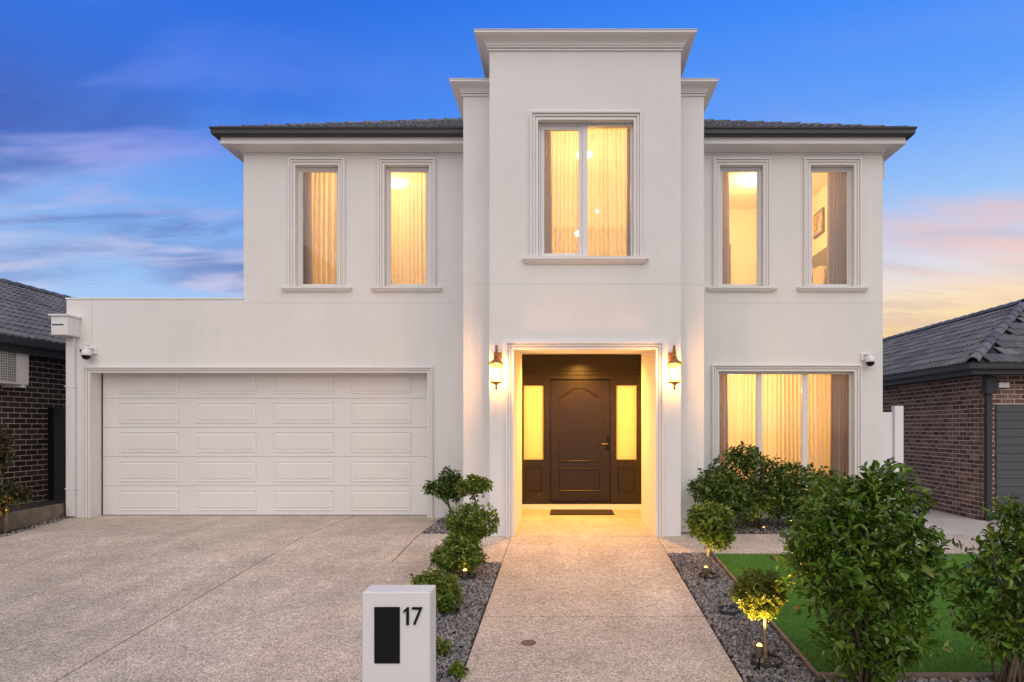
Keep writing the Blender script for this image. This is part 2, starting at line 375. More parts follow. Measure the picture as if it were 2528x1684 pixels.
def structure(o): o['kind'] = 'structure'; return o
def fix(me):
    import bmesh
    bm = bmesh.new(); bm.from_mesh(me); bmesh.ops.recalc_face_normals(bm, faces=bm.faces); bm.to_mesh(me); bm.free()

def np_mesh(name, verts, tris):
    me = bpy.data.meshes.new(name)
    me.vertices.add(len(verts)); me.vertices.foreach_set('co', np.asarray(verts, dtype=np.float32).ravel())
    n = len(tris); k = tris.shape[1]
    me.loops.add(n * k); me.loops.foreach_set('vertex_index', np.asarray(tris, dtype=np.int32).ravel())
    me.polygons.add(n); me.polygons.foreach_set('loop_start', np.arange(0, n * k, k, dtype=np.int32))
    try: me.polygons.foreach_set('loop_total', np.full(n, k, dtype=np.int32))
    except Exception: pass
    me.update(calc_edges=True); me.validate(); return me

# ------------------------------------------------------------------ terrain
SLOPE = .065
def ground_z(x, y):
    z = -SLOPE * max(0., 8.75 - y)
    z -= .30 * min(max((x - 5.2) / 1.3, 0.), 1.)
    return z
def sheet(x0, x1, y0, y1, dz, thick=0., bev=0.):
    """ground-hugging sheet; x0/x1 may be functions of y"""
    fx0 = x0 if callable(x0) else (lambda y: x0); fx1 = x1 if callable(x1) else (lambda y: x1)
    ys = sorted({y0, y1} | {b for b in (8.75,) if y0 < b < y1} | {y0 + (y1 - y0) * k / 4 for k in range(1, 4)})
    cuts = [c for c in (5.2, 6.5)]
    mb = MB(); rows = []
    for y in ys:
        a, b = fx0(y), fx1(y); xs = [a] + [min(max(c, a), b) for c in cuts] + [b]
        rows.append([(x, y, ground_z(x, y) + dz) for x in xs])
    n = len(rows[0]); v = [p for r in rows for p in r]; f = []
    for j in range(len(rows) - 1):
        for i in range(n - 1):
            if abs(rows[j][i][0] - rows[j][i + 1][0]) < 1e-6 and abs(rows[j + 1][i][0] - rows[j + 1][i + 1][0]) < 1e-6: continue
            f.append((j * n + i, j * n + i + 1, (j + 1) * n + i + 1, (j + 1) * n + i))
    if thick:
        m = len(v); v += [(p[0], p[1], p[2] - thick) for p in v]
        for j in range(len(rows) - 1):
            f.append((j * n, (j + 1) * n, (j + 1) * n + m, j * n + m)); f.append(((j + 1) * n + n - 1, j * n + n - 1, j * n + n - 1 + m, (j + 1) * n + n - 1 + m))
        for i in range(n - 1):
            f.append((i + 1, i, i + m, i + 1 + m)); q = (len(rows) - 1) * n; f.append((q + i, q + i + 1, q + i + 1 + m, q + i + m))
    return mb.add(v, f)

mb = MB()
gx = [-900, -60, -15, -7, 0, 5.2, 6.5, 15, 60, 900]; gy = [-900, -60, -20, 0, 8.75, 14, 60, 900]
def far_z(x, y): return ground_z(x, max(y, -12)) - .03
v = [(x, y, far_z(x, y)) for y in gy for x in gx]; n = len(gx)
mb.add(v, [(j * n + i, j * n + i + 1, (j + 1) * n + i + 1, (j + 1) * n + i) for j in range(len(gy) - 1) for i in range(n - 1)])
structure(mb.build('ground', EARTH))

def drive_left(y):                                # slightly flared left edge
    return -7.66 + (10.56 - max(y, 7)) * .265 if y > 8.6 else -7.14 - (8.6 - y) * .06
drive = structure(sheet(drive_left, -1.31, -3, 7.45, .0).build('driveway', JOINT))
G = .0075
def slab(a, b, c, d, parent): return sheet(a, b, c, d, .016, .03).build('slab', AGG, parent)
for (c, d) in ((-3, 3.4), (3.4, 7.45)):
    slab(drive_left, -3.35 - G, c + G, d - G, drive); slab(-3.35 + G, -1.32, c + G, d - G, drive)
sheet(drive_left, -1.9, 7.45, 10.80, .0).build('slab_bed', JOINT, drive)
slab(drive_left, -3.35 - G, 7.45 + G, 10.80, drive); slab(-3.35 + G, -1.9 - G, 7.45 + G, 10.80, drive)
path = structure(sheet(-.69, 1.165, -3, 8.75, .0).build('front_path', JOINT))
for (c, d) in ((-3, 2.4), (2.4, 5.73), (5.73, 8.74)): slab(-.69, 1.165, c + G, d - G, path)
cross = structure(sheet(-1.9, -.69, 7.45, 8.94, .0).build('side_path', JOINT))
slab(-1.9 + G, -.69 - G, 7.45 + G, 8.94, cross)
cross2 = structure(sheet(1.165, 7.0, 7.87, 8.95, .0).build('house_path', JOINT))
slab(1.165 + G, 3.6 - G, 7.87, 8.93, cross2); slab(3.6 + G, 7.0, 7.87, 8.93, cross2)
np_ = structure(sheet(5.0, 7.60, 8.95, 20, .004, .02).build('neighbour_path', CONC))
structure(sheet(7.005, 14, -3, 8.945, .004, .02).build('neighbour_driveway', CONC)); structure(sheet(7.61, 14, 8.95, 12.6, .004, .02).build('neighbour_driveway', CONC))
porch = structure(sheet(-1.2, 1.7, 8.75, 11.62, .0).build('porch_floor', JOINT))
sheet(-.90, 1.40, 8.75 + G, 11.62, .016, .02).build('slab', AGG, porch)

# gravel beds: dark soil with a layer of slate chips
BEDS = [(-1.31, -.69, -1, 7.45), (1.165, 1.665, -1, 7.87), (1.665, 7.0, -1, 4.52), (-1.9, -1.38, 8.94, 10.56), (1.87, 4.9, 8.94, 10.56)]
for b in BEDS: structure(sheet(*b, .002).build('garden_bed', SOIL))
def chips(name, label, regions, dens, size):
    vs_, ts_ = [], []; o = 0
    for (x0, x1, y0, y1) in regions:
        k = int((x1 - x0) * (y1 - y0) * dens)
        for _ in range(k):
            x = random.uniform(x0 + .01, x1 - .01); y = random.uniform(y0 + .01, y1 - .01)
            s = size * random.uniform(.55, 1.35); h = s * random.uniform(.18, .42); a = random.uniform(0, 6.28); tx, ty = random.gauss(0, .35), random.gauss(0, .35)
            n = random.choice((5, 6)); z = ground_z(x, y) + .004 + random.uniform(0, .016) + abs(tx) * s * .3
            el = random.uniform(.5, .9); ring = []
            for q in range(n):
                t = a + 6.283 * q / n + random.uniform(-.3, .3); r = s * .5 * random.uniform(.75, 1.1)
                px, py = r * math.cos(t), r * math.sin(t) * el
                ca, sa = math.cos(a), math.sin(a); px, py = px * ca - py * sa, px * sa + py * ca
                ring.append((px, py))
            for lev, sc in ((0, 1.0), (h * .55, 1.0), (h, .72)):
                for (px, py) in ring: vs_.append((x + px * sc, y + py * sc, z + lev + px * tx + py * ty))
            for l in (0, 1):
                for q in range(n):
                    a0 = o + l * n + q; a1 = o + l * n + (q + 1) % n; ts_.append((a0, a1, a1 + n)); ts_.append((a0, a1 + n, a0 + n))
            for q in range(1, n - 1): ts_.append((o + 2 * n, o + 2 * n + q, o + 2 * n + q + 1))
            o += 3 * n
    ob = link(name, np_mesh(name, np.array(vs_), np.array(ts_)), CHIP); tag(ob, label, 'gravel'); ob['kind'] = 'stuff'; return ob
chips('gravel', 'grey slate chips in the bed between driveway and front path', [(-1.31, -.70, 3.2, 7.44)], 4300, .029)
chips('gravel', 'grey slate chips in the bed between front path and lawn', [(1.175, 1.655, 3.6, 7.86)], 4300, .029)
chips('gravel', 'grey slate chips in front of the lawn edging', [(1.66, 4.2, 3.9, 4.51)], 1800, .04)
chips('gravel', 'dark chips in the narrow bed between garage door and entry', [(-1.89, -1.39, 8.95, 10.54)], 1500, .03)
chips('gravel', 'dark chips under the shrub below the ground floor window', [(1.88, 3.9, 8.96, 10.5)], 900, .03)

# synthetic lawn with a timber edging
structure(sheet(1.70, 5.6, 4.575, 7.87, .006).build('lawn', TURF))
def turf_blades():
    n = 120000
    y = 4.58 + (7.86 - 4.58) * RNG.random(n) ** 1.4; x = 1.705 + (5.55 - 1.705) * RNG.random(n)
    z = -SLOPE * (8.75 - y) - .30 * np.clip((x - 5.2) / 1.3, 0, 1) + .004
    a = RNG.random(n) * 6.283; h = .010 + .012 * RNG.random(n); w = .0022; ln = RNG.normal(0, .008, (n, 2))
    v = np.empty((n, 3, 3)); v[:, 0] = np.stack([x - w * np.cos(a), y - w * np.sin(a), z], 1); v[:, 1] = np.stack([x + w * np.cos(a), y + w * np.sin(a), z], 1)
    v[:, 2] = np.stack([x + ln[:, 0], y + ln[:, 1], z + h], 1)
    o = link('grass', np_mesh('grass', v.reshape(-1, 3), np.arange(3 * n).reshape(n, 3)), BLADE); tag(o, 'short bright green synthetic turf behind the timber edging', 'grass'); o['kind'] = 'stuff'
turf_blades()
edg = thing('garden_edging', 'low timber board edging around the green lawn', 'edging', (1.67, 4.55, -.27))
def board(x0, x1, y0, y1, h, name, mat, parent, dz=-.05):
    mb = MB(); v = [(x, y, ground_z(x, y) + d) for d in (dz, h) for (x, y) in ((x0, y0), (x1, y0), (x1, y1), (x0, y1))]
    return mb.add(v, [(0, 3, 2, 1), (4, 5, 6, 7), (0, 1, 5, 4), (1, 2, 6, 5), (2, 3, 7, 6), (3, 0, 4, 7)]).build(name, mat, parent)
board(1.665, 1.695, 4.575, 6.2, .035, 'board', TIMBER, edg); board(1.665, 1.695, 6.204, 7.87, .035, 'board', TIMBER, edg)
board(1.665, 3.3, 4.53, 4.57, .04, 'board', TIMBER, edg); board(3.305, 5.2, 4.53, 4.57, .04, 'board', TIMBER, edg)

# ------------------------------------------------------------------ the house
YW, YP, Y2, YD = 10.565, 8.75, 9.19, 11.68
house = thing('house', 'white rendered two storey house with projecting entry tower and dark tiled roof', 'house', (0, YW, 0))
WIN = [(-4.177, -3.505), (-2.799, -2.107), (2.381, 3.058), (3.782, 4.463)]
WZ0, WZ1 = 3.576, 5.466
holes = [(a, b, WZ0, WZ1) for a, b in WIN] + [(2.362, 4.467, .42, 2.276), (-7.344, -2.133, -.2, 2.258), (-9, -4.98, 3.385, 7)]
XS, ZS = [-7.72, 4.906], [-.12, 5.80]
groove = [(-4.98, 4.906, 3.326, 3.331), (-7.331, -7.326, 2.75, 3.385)]
for xs_ in ([-7.72, -1.36], [1.85, 4.906]):
    MB().gridwall(xs_, ZS, [h for h in holes + groove if h[1] > xs_[0] and h[0] < xs_[1]], YW, YW + .003, back=False).build('wall', WALL, house)
    MB().gridwall(xs_, ZS, [h for h in holes if h[1] > xs_[0] and h[0] < xs_[1]], YW + .0033, YW + .245).build('wall', WALL, house)
# side and rear walls, garage flat roof
mb = MB().box(-7.72, -7.50, YW + .246, 17, -.12, 3.385).box(-4.979, -4.75, YW + .246, 18.6, 3.39, 5.8).box(4.68, 4.905, YW + .246, 18.6, -.12, 5.8).box(-4.74, 4.67, 18.4, 18.6, -.12, 5.8).box(-7.49, -5.0, 16.8, 17, -.12, 3.385)
mb.build('side_wall', WALL, house)
MB().box(-7.49, -4.99, YW + .25, 17, 3.0, 3.1).build('garage_roof', ROOFB, house)
MB().bevbox(-7.735, -4.985, YW - .012, YW + .26, 3.386, 3.414, .004).build('parapet_cap', WHITE, house)

# architraves, frames, glass and sills
ARCH = [(-.002, -.004), (-.002, .024), (.028, .024), (.030, .010), (.038, .010), (.040, .036), (.062, .040), (.064, .026), (.072, .026), (.074, .056), (.094, .058), (.104, .050), (.104, -.004)]
def sill(parent, x0, x1, zt, zb, y, d=.075):
    pr = [(0, zb), (.018, zb), (.030, zb + .018), (.050, zb + .022), (.062, zb + .045), (d, zb + .052), (d, zt), (0, zt)]
    m = .06
    return MB().sweep(pr, [(x0 + m, y + .004, (-1, 0)), (x0 + m, y, (-1, -1)), (x1 - m, y, (1, -1)), (x1 - m, y + .004, (1, 0))]).build('sill', TRIM, parent)
def bar_frame(x0, x1, z0, z1, y0, y1, w):
    mb = MB(); mb.bevbox(x0, x0 + w, y0, y1, z0, z1, .004); mb.bevbox(x1 - w, x1, y0, y1, z0, z1, .004)
    mb.bevbox(x0 + w, x1 - w, y0 + .002, y1, z1 - w, z1, .004); mb.bevbox(x0 + w, x1 - w, y0 + .002, y1, z0, z0 + w, .004); return mb
def pane(parent, x0, x1, z0, z1, y): return MB().box(x0, x1, y, y + .006, z0, z1).build('pane', GLASS, parent)
def window(x0, x1, z0, z1, y, label):
    w = bpy.data.objects.new('window', None); COL.objects.link(w); w.parent = house; w.location = (0, 0, 0); w.matrix_parent_inverse = Matrix.Translation(house.location).inverted(); w['label'] = label
    MB().surround(ARCH, x0, x1, z0, z1, y).build('architrave', TRIM, w)
    return w
for (a, b), lb in zip(WIN, ('narrow upper window nearest the roof corner over the garage', 'narrow upper window with a glowing lamp behind the sheer', 'narrow upper window beside the tower showing a ceiling lamp', 'narrow upper window by the outer corner showing a picture and headboard')):
    w = window(a, b, WZ0, WZ1, YW, lb)
    sill(w, a - .19, b + .19, WZ0, WZ0 - .078, YW)
    bar_frame(a + .002, b - .002, WZ0 + .002, WZ1 - .002, YW + .085, YW + .15, .042).build('frame', FRAME, w)
    bar_frame(a + .046, b - .046, WZ0 + .046, WZ1 - .046, YW + .095, YW + .14, .022).build('sash', FRAME, w)
    pane(w, a + .066, b - .066, WZ0 + .066, WZ1 - .066, YW + .118)
# ground floor triple window
w = window(2.362, 4.467, .42, 2.276, YW, 'wide three pane ground floor window behind the shrubs')
sill(w, 2.362 - .19, 4.467 + .19, .42, .34, YW)
bar_frame(2.364, 4.465, .422, 2.274, YW + .085, YW + .15, .036).build('frame', FRAME, w)
for (a, b) in ((2.985, 3.062), (3.690, 3.775)): MB().bevbox(a, b, YW + .08, YW + .148, .46, 2.236, .004).build('mullion', FRAME, w)
for (a, b) in ((2.402, 2.984), (3.063, 3.689), (3.776, 4.427)): pane(w, a, b, .46, 2.236, YW + .118)

# eave: cove, fascia, gutter (front and both returns)
X0, X1, YB = -4.98, 4.906, 18.6
def U(x0, x1, yf, yb): return [(x0, yb, (-1, 0)), (x0, yf, (-1, -1)), (x1, yf, (1, -1)), (x1, yb, (1, 0))]
def eave_paths(): 
    return ([(X0, YB, (-1, 0)), (X0, YW, (-1, -1)), (-1.37, YW, (0, -1))], [(1.856, YW, (0, -1)), (X1, YW, (1, -1)), (X1, YB, (1, 0))])
COVE = [(0, 5.628), (.022, 5.628), (.022, 5.642), (.006, 5.644), (.006, 5.652), (.034, 5.654)] + [(.034 + .18 * (1 - math.cos(a)), 5.658 + .052 * math.sin(a)) for a in np.linspace(.15, math.pi / 2, 7)] + [(.214, 5.80), (0, 5.80)]
FASC = [(.20, 5.702), (.246, 5.698), (.246, 5.735), (.238, 5.742), (.238, 5.818), (.20, 5.818)]
GUTT = [(.250, 5.795), (.318, 5.795), (.335, 5.815), (.338, 5.868), (.352, 5.884), (.356, 5.908), (.342, 5.910), (.250, 5.880)]
for pth in eave_paths():
    MB().sweep(COVE, pth).build('cornice', TRIM, house); MB().sweep(FASC, pth).build('fascia', TRIM, house); MB().sweep(GUTT, pth).build('gutter', GUTTER, house)

# hip roof with tiles
def tile_mesh(wd=.30, ln=.385, amp=.012, th=.034):
    n = 6; v = []; f = []
    for k in range(n + 1):
        t = k / n; x = t * wd; z = amp * math.cos(2 * math.pi * t * 2) * (1 if .0 <= t <= 1 else 0)
        v += [(x, 0, z + .018), (x, 0, z + .018 - th), (x, ln, z - .004)]
    for k in range(n):
        a = 3 * k; b = a + 3; f += [(a, b, b + 2, a + 2), (a + 1, b + 1, b, a)]
    f += [(0, 2, 1), (3 * n, 3 * n + 1, 3 * n + 2)]
    me = bpy.data.meshes.new('tile'); me.from_pydata(v, [], f); me.update(); me.materials.append(TILE); return me
TILE_ME = tile_mesh()
def cap_mesh(ln=.40, r=.108):
    v = []; f = []
    for y, k in ((0, 1.0), (ln, .88)):
        for (a, b) in ((-1, -.50), (-.70, .10), (-.28, .36), (.28, .36), (.70, .10), (1, -.50)): v.append((a * r * k, y, b * r * k))
    for j in range(5): f.append((j, j + 1, j + 7, j + 6))
    m = len(v)
    for (a, b) in ((-.9, -.6), (-.62, -.08), (-.26, .17), (.26, .17), (.62, -.08), (.9, -.6)): v.append((a * r, 0, b * r))
    for j in range(5): f.append((m + j, m + j + 1, j + 1, j))
    me = bpy.data.meshes.new('ridge_cap'); me.from_pydata(v, [], f); me.update(); me.materials.append(TILE); return me
CAP_ME = cap_mesh()
def basis(o, ex, ey):
    ex = Vector(ex).normalized(); ey = Vector(ey).normalized(); ez = ex.cross(ey).normalized()
    return Matrix(((ex.x, ey.x, ez.x, o[0]), (ex.y, ey.y, ez.y, o[1]), (ex.z, ey.z, ez.z, o[2]), (0, 0, 0, 1)))
CAMV = Vector((0, 0, EYE))
def lay_tiles(parent, origin, ex, ey, rows, a0, a1, gauge=.325, wd=.296, limit=300, lift=.03, see=None):
    """tiles on a slope: origin at the eave, ex along it, ey up the slope; a0/a1(u) bound each course"""
    ez = Vector(ex).normalized().cross(Vector(ey).normalized()); spots = []
    for k in range(rows):
        u = k * gauge - .03; lo, hi = a0(u + .15), a1(u + .15); off = (k % 2) * wd * .5
        j = math.ceil((lo - off) / wd)
        while off + (j + 1) * wd <= hi + .08:
            p = Vector(origin) + Vector(ex) * (off + j * wd) + Vector(ey) * u + ez * (lift + random.uniform(-.003, .003)); spots.append(p); j += 1
    spots.sort(key=lambda p: (p - CAMV).length + (0 if see is None or see(p) else 100))
    for p in spots[:limit]:
        o = bpy.data.objects.new('tile', TILE_ME); COL.objects.link(o); o.parent = parent
        o.matrix_local = parent_inv(parent) @ basis(p, ex, ey)
    rest = spots[limit:]
    if rest:
        mb = MB()
        for p in rest:
            m = basis(p, ex, ey); mb.add([m @ v.co for v in TILE_ME.vertices], [tuple(q.vertices) for q in TILE_ME.polygons])
        mb.build('tile_field', TILE, parent, kind='stuff')
def parent_inv(parent): return Matrix.Identity(4)
def lay_caps(parent, p0, p1, side, gauge=.36):
    p0, p1 = Vector(p0), Vector(p1); d = p1 - p0; n = int(d.length / gauge); e = d.normalized(); s = Vector(side); s = (s - e * s.dot(e)).normalized()
    for k in range(n):
        o = bpy.data.objects.new('ridge_cap', CAP_ME); COL.objects.link(o); o.parent = parent
        p = p0 + e * (k * gauge); m = basis(p, s, e)
        o.matrix_local = m @ Matrix.Rotation(R(-2.5), 4, 'X')
def group_part(name, parent):
    o = bpy.data.objects.new(name, None); COL.objects.link(o); o.parent = parent; o.matrix_parent_inverse = Matrix.Translation(parent.location).inverted(); return o
T = .488
ex0, ex1, ey0 = X0 - .30, X1 + .30, YW - .30; zE = 5.885; half = 4.6; ridge_y = ey0 + half; zr = zE + half * T
vb = [(ex0, ey0, zE), (ex1, ey0, zE), (ex1, ey0 + 2 * half, zE), (ex0, ey0 + 2 * half, zE), (ex0 + half, ridge_y, zr), (ex1 - half, ridge_y, zr)]
roof = MB().add(vb, [(0, 1, 5, 4), (1, 2, 5), (2, 3, 4, 5), (3, 0, 4), (0, 3, 2, 1)]).build('roof', ROOFB, house)
sl = math.sqrt(1 + T * T); up = (0, 1 / sl, T / sl)
lay_tiles(roof, (ex0, ey0, zE), (1, 0, 0), up, 14, lambda u: u / sl + .05, lambda u: (-1.3 - ex0), limit=160, lift=.018)
lay_tiles(roof, (ex0, ey0, zE), (1, 0, 0), up, 14, lambda u: (1.8 - ex0), lambda u: (ex1 - ex0) - u / sl - .05, limit=140, lift=.018)
lay_caps(roof, (ex0 + .05, ey0 + .05, zE + .032), (ex0 + half, ridge_y, zr + .032), (1, -1, 0))
lay_caps(roof, (ex1 - .05, ey0 + .05, zE + .032), (ex1 - half, ridge_y, zr + .032), (1, 1, 0))

# entry tower: front tier and the wider tier behind it
TX0, TX1, SX0, SX1 = -.975, 1.477, -1.376, 1.862
OX0, OX1, OZ = -.667, 1.158, 2.406
TW = (-.354, .874, 3.584, 5.343)
th = [(OX0, OX1, -.2, OZ), TW]
MB().gridwall([TX0, TX1], [-.12, 6.30], th + [(TX0, TX1, 3.238, 3.243)], YP, YP + .003, back=False).build('tower_wall', WALL, house)
MB().gridwall([TX0, TX1], [-.12, 2.90], th, YP + .0033, YP + .48).build('tower_wall', WALL, house)
MB().gridwall([TX0, TX1], [2.901, 6.30], th, YP + .0033, YP + .245).build('tower_wall', WALL, house)
mb = MB().box(TX0 + .003, TX0 + .012, YP + .246, 12.2, 2.95, 6.30).box(TX1 - .012, TX1 - .003, YP + .246, 12.2, 2.95, 6.30).box(TX0 + .004, TX1 - .004, 12.2, 12.4, 5.0, 6.30)
mb.build('tower_side', WALL, house)
for (a, b) in ((SX0, TX0 - .003), (TX1 + .003, SX1)):
    MB().gridwall([a, b], [-.12, 5.95], [(a, b, 3.326, 3.331)], Y2, Y2 + .003, back=False).build('tower_wing', WALL, house)
    MB().box(a, b, Y2 + .0033, 12.0, -.12, 5.95).build('tower_wing', WALL, house)
def crown(z0, z1, o):
    h = z1 - z0; pr = [(0, z0), (.022, z0), (.022, z0 + .018), (.006, z0 + .020), (.006, z0 + .030), (.036, z0 + .032), (.036, z0 + .050), (.022, z0 + .051), (.022, z0 + .055), (.040, z0 + .056)]
    for a in np.linspace(0, math.pi / 2, 7): pr.append((.040 + (o - .055) * (1 - math.cos(a)), z0 + .055 + (h - .095) * math.sin(a)))
    pr += [(o - .012, z1 - .036), (o, z1 - .03), (o, z1 - .008), (0, z1 - .008)]; return pr
def capsheet(z1, o): return [(0, z1 - .0075), (o + .006, z1 - .0075), (o + .006, z1), (0, z1 + .003)]
P1 = U(TX0, TX1, YP, 12.3)
MB().sweep(crown(6.228, 6.406, .172), P1).build('tower_cornice', TRIM, house); MB().sweep(capsheet(6.412, .172), P1).build('cornice_cap', WHITE, house)
MB().box(TX0 + .01, TX1 - .01, YP + .01, 12.3, 6.31, 6.40).build('tower_roof', ROOFB, house)
for p in ([(SX0, 12.0, (-1, 0)), (SX0, Y2, (-1, -1)), (TX0 - .001, Y2, (0, -1))], [(TX1 + .001, Y2, (0, -1)), (SX1, Y2, (1, -1)), (SX1, 12.0, (1, 0))]):
    MB().sweep(crown(5.862, 6.018, .16), p).build('tower_cornice', TRIM, house); MB().sweep(capsheet(6.024, .16), p).build('cornice_cap', WHITE, house)
for (a, b) in ((SX0 + .01, TX0 - .004), (TX1 + .004, SX1 - .01)): MB().box(a, b, Y2 + .01, 12.0, 5.951, 6.0).build('tower_roof', ROOFB, house)
# tower window: sliding sash and fixed light
w = window(*TW, YP, 'large two pane upper window over the front door')
sill(w, -.527, 1.036, TW[2], TW[2] - .088, YP, .08)
bar_frame(TW[0] + .002, TW[1] - .002, TW[2] + .002, TW[3] - .002, YP + .085, YP + .16, .030).build('frame', FRAME, w)
MB().bevbox(.215, .285, YP + .088, YP + .158, TW[2] + .034, TW[3] - .034, .004).build('mullion', FRAME, w)
bar_frame(TW[0] + .034, .214, TW[2] + .034, TW[3] - .034, YP + .098, YP + .145, .045).build('sash', FRAME, w)
pane(w, TW[0] + .075, .172, TW[2] + .076, TW[3] - .076, YP + .12); pane(w, .286, TW[1] - .033, TW[2] + .034, TW[3] - .034, YP + .13)

# porch: surround, side walls, ceiling, downlight
PAR = [(-.002, -.004), (-.002, .026), (.026, .026), (.028, .012), (.036, .012), (.038, .040), (.058, .042), (.060, .028), (.068, .028), (.070, .058), (.092, .058), (.096, -.004)]
MB().surround(PAR, OX0, OX1, .012, OZ, YP).build('entry_architrave', TRIM, house)
for (a, b) in ((-.968, OX0 + .002), (OX1 - .002, 1.47)): MB().box(a, b, YP + .481, 10.40, -.1, 2.74).build('porch_wall', WALL, house)
for (a, b) in ((-1.30, -.90), (1.40, 1.80)): MB().box(a, b, 10.401, 11.9, -.1, 2.74).build('porch_wall', WALL, house)
MB().box(-1.3, 1.8, YP + .482, 11.9, 2.66, 2.74).build('porch_ceiling', TRIM, house)
MB().box(-1.2, 1.7, 11.62, 11.9, -.1, .097).build('step', TRIM, house)

# front door set
door = group_part('front_door', house)
fr = [(-.716, -.377, .857, 2.125), (.868, 1.214, .857, 2.125), (-.266, .767, .10, 2.232)]
MB().gridwall([-1.29, 1.79], [.099, 2.655], fr, YD, YD + .09).build('door_frame', DOORP, door)
for (z0, z1, d) in ((2.30, 2.318, .012), (2.36, 2.385, .016)): MB().bevbox(-.9, 1.4, YD - d, YD - .0005, z0, z1, .005).build('transom_moulding', DOORP, door)
MB().box(-.35, .85, YD + .0925, YD + .12, .1, 2.3).build('light_leak_block', DOORP, door)  # slab added behind the leaf to block hall light at the door gaps
MB().bevbox(-.262, .763, YD + .045, YD + .09, .135, 2.226, .004).build('door_leaf', DOORP, door)
def moulding(outline, w, d, y, name):
    """closed raised bead following an outline in the xz plane"""
    n = len(outline); mb = MB(); pts = [Vector((p[0], 0, p[1])) for p in outline]; rings = []
    c = sum(pts, Vector()) / n
    for k in range(n):
        t = (pts[(k + 1) % n] - pts[k - 1]).normalized(); nn = Vector((t.z, 0, -t.x))
        if nn.dot(c - pts[k]) < 0: nn = -nn
        p = pts[k]; rings.append([(p.x + nn.x * w * a, y - d * b, p.z + nn.z * w * a) for (a, b) in ((0, 0), (.15, .8), (.4, 1.0), (.65, .55), (1, -.3))])
    m = 5
    for r in rings: mb.v += r
    for k in range(n):
        for j in range(m - 1):
            a = k * m + j; b = ((k + 1) % n) * m + j; mb.f.append((a, b, b + 1, a + 1))
    o = mb.build(name, DOORP, door); fix(o.data); return o
arch = [(-.125, .826), (.607, .826), (.607, 1.93)] + [(.241 + .352 * t_, 1.945 + .165 * (.5 + .5 * math.cos(math.pi * t_)) ** .85) for t_ in np.linspace(.97, -.97, 21)] + [(-.125, 1.93)]
moulding(arch, .035, .016, YD + .045, 'arched_panel'); moulding([(-.11, .307), (.592, .307), (.592, .705), (-.11, .705)], .035, .016, YD + .045, 'lower_panel')
for (a, b) in ((-.69, -.40), (.89, 1.19)): moulding([(a, .312), (b, .312), (b, .724), (a, .724)], .03, .014, YD, 'sidelight_panel')
for (a, b) in ((-.716, -.377), (.868, 1.214)): MB().box(a - .01, b + .01, YD + .03, YD + .04, .85, 2.13).build('sidelight_pane', FROST, door)
MB().bevbox(.695, .745, YD + .033, YD + .0445, 1.02, 1.27, .003).build('lock_plate', BLACK, door)
MB().tube([(.722, YD + .034, 1.126), (.722, YD - .015, 1.126), (.715, YD - .02, 1.126), (.61, YD - .02, 1.128)], .009).build('handle', STEEL, door, True)
MB().box(-.9, 1.4, YD - .03, YD + .05, .0975, .132).build('threshold', DOORP, door)

# garage door: five sections with raised panels
gd = group_part('garage_door', house); YG = 10.81
for k in range(5):
    MB().bevbox(-7.325, -2.128, YG, YG + .04, .022 + k * .462, .022 + k * .462 + .459, .004).build('section', GARAGE, gd)
pm = None
for k in range(5):
    for c in range(4):
        if pm is None:
            mb = MB(); W_, H_ = .963, .335
            lv = [(0, -.0008), (.008, -.010), (.016, -.010), (.024, -.002), (.036, -.002), (.060, -.009)]
            for (i, d) in lv: mb.v += [(i, d, i), (W_ - i, d, i), (W_ - i, d, H_ - i), (i, d, H_ - i)]
            for q in range(len(lv) - 1):
                for j in range(4): a = q * 4 + j; b = q * 4 + (j + 1) % 4; mb.f.append((a, b, b + 4, a + 4))
            mb.f.append((20, 21, 22, 23)); pm = bpy.data.meshes.new('panel'); pm.from_pydata(mb.v, [], mb.f); pm.update(); pm.materials.append(GARAGE)
        o = bpy.data.objects.new('panel', pm); COL.objects.link(o); o.parent = gd; o.location = (-7.069 + c * 1.223, YG, .022 + k * .462 + .066)
MB().box(-7.36, -2.1, YG + .05, YG + .08, -.05, 2.4).build('backing', RUBBER, gd)
MB().box(-7.325, -2.128, YG + .002, YG + .045, .002, .019).build('rubber_seal', RUBBER, gd)
GAR = [(-.002, -.004), (-.002, .024), (.024, .024), (.026, .010), (.034, .010), (.036, .040), (.056, .042), (.058, .028), (.064, .028), (.066, .054), (.084, .054), (.088, -.004)]
MB().surround(GAR, -7.344, -2.133, .012, 2.258, YW).build('garage_architrave', TRIM, house)

# rainwater head and downpipes
rw = group_part('rainwater_head', house)
MB().bevbox(-7.753, -7.505, 10.285, YW - .002, 2.80, 3.085, .008).build('box', WHITE, rw); MB().bevbox(-7.775, -7.485, 10.26, YW - .001, 3.086, 3.115, .004).build('lid', WHITE, rw)
MB().box(-7.735, -7.56, 10.2835, 10.30, 2.945, 2.965).build('slot', RUBBER, rw)
dp = group_part('downpipe', house)
MB().bevbox(-7.70, -7.565, YW - .055, YW - .004, .03, 2.80, .012).build('pipe', TRIM, dp)
for z in (.45, 2.03): MB().bevbox(-7.708, -7.557, YW - .060, YW - .003, z, z + .02, .003).build('bracket', TRIM, dp)
MB().tube([(4.98, 10.75, 5.66), (4.985, 10.75, 5.45), (4.99, 10.75, 5.35), (4.96, 10.75, 5.31), (4.90, 10.75, 5.31)], .035, 10).build('downpipe', TRIM, house, True)

